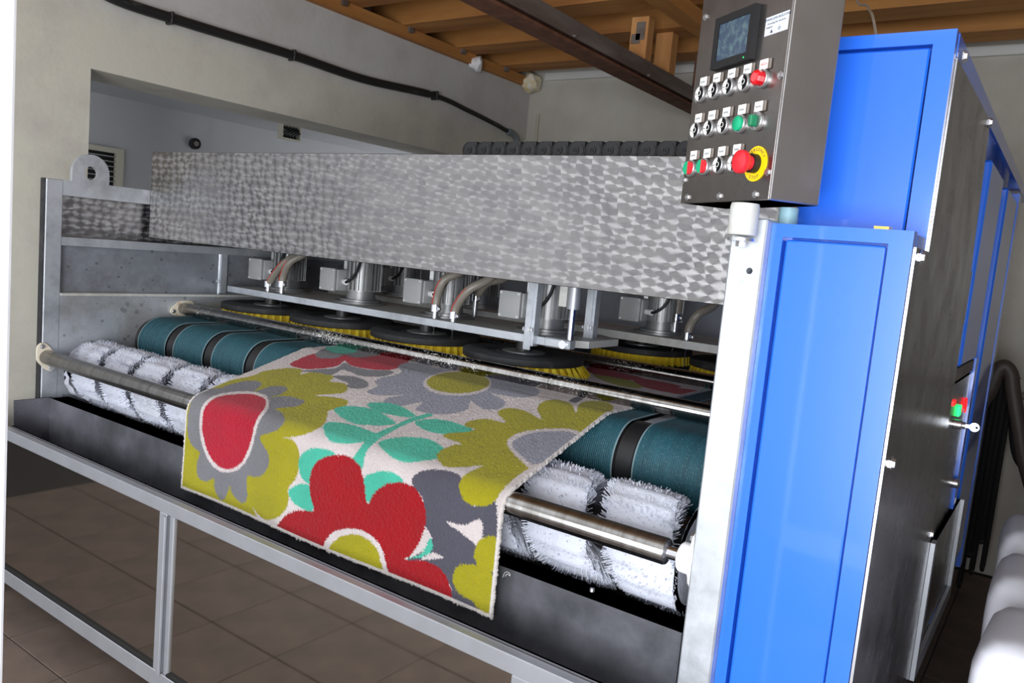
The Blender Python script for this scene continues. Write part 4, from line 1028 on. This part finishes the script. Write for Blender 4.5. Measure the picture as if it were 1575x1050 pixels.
neck = mesh_of(lathe(B(), (0, .098, .398), (0, 0, 1), [(0, .03), (.022, .03)], 20), 'neck', 'can', True)
cap_ = mesh_of(lathe(B(), (0, .098, .42), (0, 0, 1), [(0, .033), (.022, .033), (.025, .03)], 24), 'cap', 'can', True)
TOPZ = .50
def jerrycan(x, y, z, label, g, rz=0):
    o = thing('jerrycan', label, 'jerrycan', (x, y, z), rz, g)
    for nm, me_ in (('body', can_me), ('handle', hnd), ('neck', neck), ('cap', cap_)):
        c = bpy.data.objects.new(nm, me_); COL.objects.link(c); c.parent = o
    return o
ys = (1.80, 2.22, 2.66)
labs = ('white plastic jerrycan on the upper layer, end of the row by the doorway', 'white plastic jerrycan on the upper layer, between two others', 'white plastic jerrycan on the upper layer, end of the row by the hanging cables')
labs2 = ('white plastic jerrycan on the floor, end of the row by the doorway', 'white plastic jerrycan on the floor, middle of the bottom row', 'white plastic jerrycan on the floor, end of the bottom row by the hanging cables')
for k, y in enumerate(ys):
    jerrycan((.06, .05, .04)[k], y, .463, labs[k], 'white jerrycans in the aisle', .04 * (k - 1))
    jerrycan(.055, y + .01, 0, labs2[k], 'white jerrycans in the aisle', .05 * (1 - k))

# ------------------------------------------------------------------ cables and hoses hung at the end of the aisle
YC = 4.55
hk = thing('wall_hook', 'grey pipe bracket holding the coiled cables at the end of the aisle', 'bracket', (-.1, YC, 1.2))
pa = onY(1538, 577, YC); 
obj('arm', cyl(B(), (pa[0], YC, pa[2]), (pa[0], YB - .001, pa[2]), .012, 12), 'grey_steel', hk)
xa = onY(1500, 600, YC)[0]; xb = onY(1556, 600, YC)[0]
for k in range(8):
    xx = xa + (xb - xa) * k / 7; dn = (.86, 1.0, .94, 1.06, .9, .98, .82, .95)[k]; zt_ = pa[2] + .016
    pts = [(xx, YC - .10, zt_ - dn), (xx, YC - .075, zt_ - .5 * dn), (xx, YC - .045, zt_ - .1), (xx, YC - .02, zt_ + .004), (xx, YC + .02, zt_ + .004), (xx, YC + .05, zt_ - .1), (xx, YC + .08, zt_ - .5 * dn), (xx, YC + .07, zt_ - .97 * dn), (xx, YC, zt_ - dn * 1.04), (xx, YC - .09, zt_ - dn)]
    tag(obj('cable_loop', tube(B(), spline(pts, 8), .0105, 6), 'black', smooth=True), 'long black cable loop hanging from the bracket at the end of the aisle', 'cable', 'black cables hung at the end of the aisle')
obj('bar', cyl(B(), (xa - .03, YC, pa[2]), (xb + .03, YC, pa[2]), .0045, 10), 'grey_steel', hk)
hp = [onY(*q, YC - .22) for q in ((1498, 640), (1508, 622), (1522, 600), (1534, 572), (1545, 563), (1555, 575), (1558, 600), (1566, 650), (1574, 700), (1590, 760))]
tag(obj('drain_hose', tube(B(), spline(hp, 8), .032, 12), 'hose_dark', smooth=True), 'thick brown hose looped over the black cables', 'hose')
hp = [onY(*q, YC - .05) for q in ((1559, 600), (1555, 660), (1560, 700), (1572, 720), (1590, 735))]
tag(obj('side_cable', tube(B(), spline(hp, 8), .010, 8), 'black', smooth=True), 'single black cable sagging beside the thick brown hose', 'cable')
wh = thing('wall_pipe', 'grey horizontal pipe on the end wall behind the hanging cables', 'pipe', (0, YB - .04, 1.1))
q = onY(1565, 608, YB - .04); obj('pipe', cyl(B(), (q[0] - .05, YB - .04, q[2]), (1.2, YB - .04, q[2]), .02, 12), 'hose', wh, smooth=True)
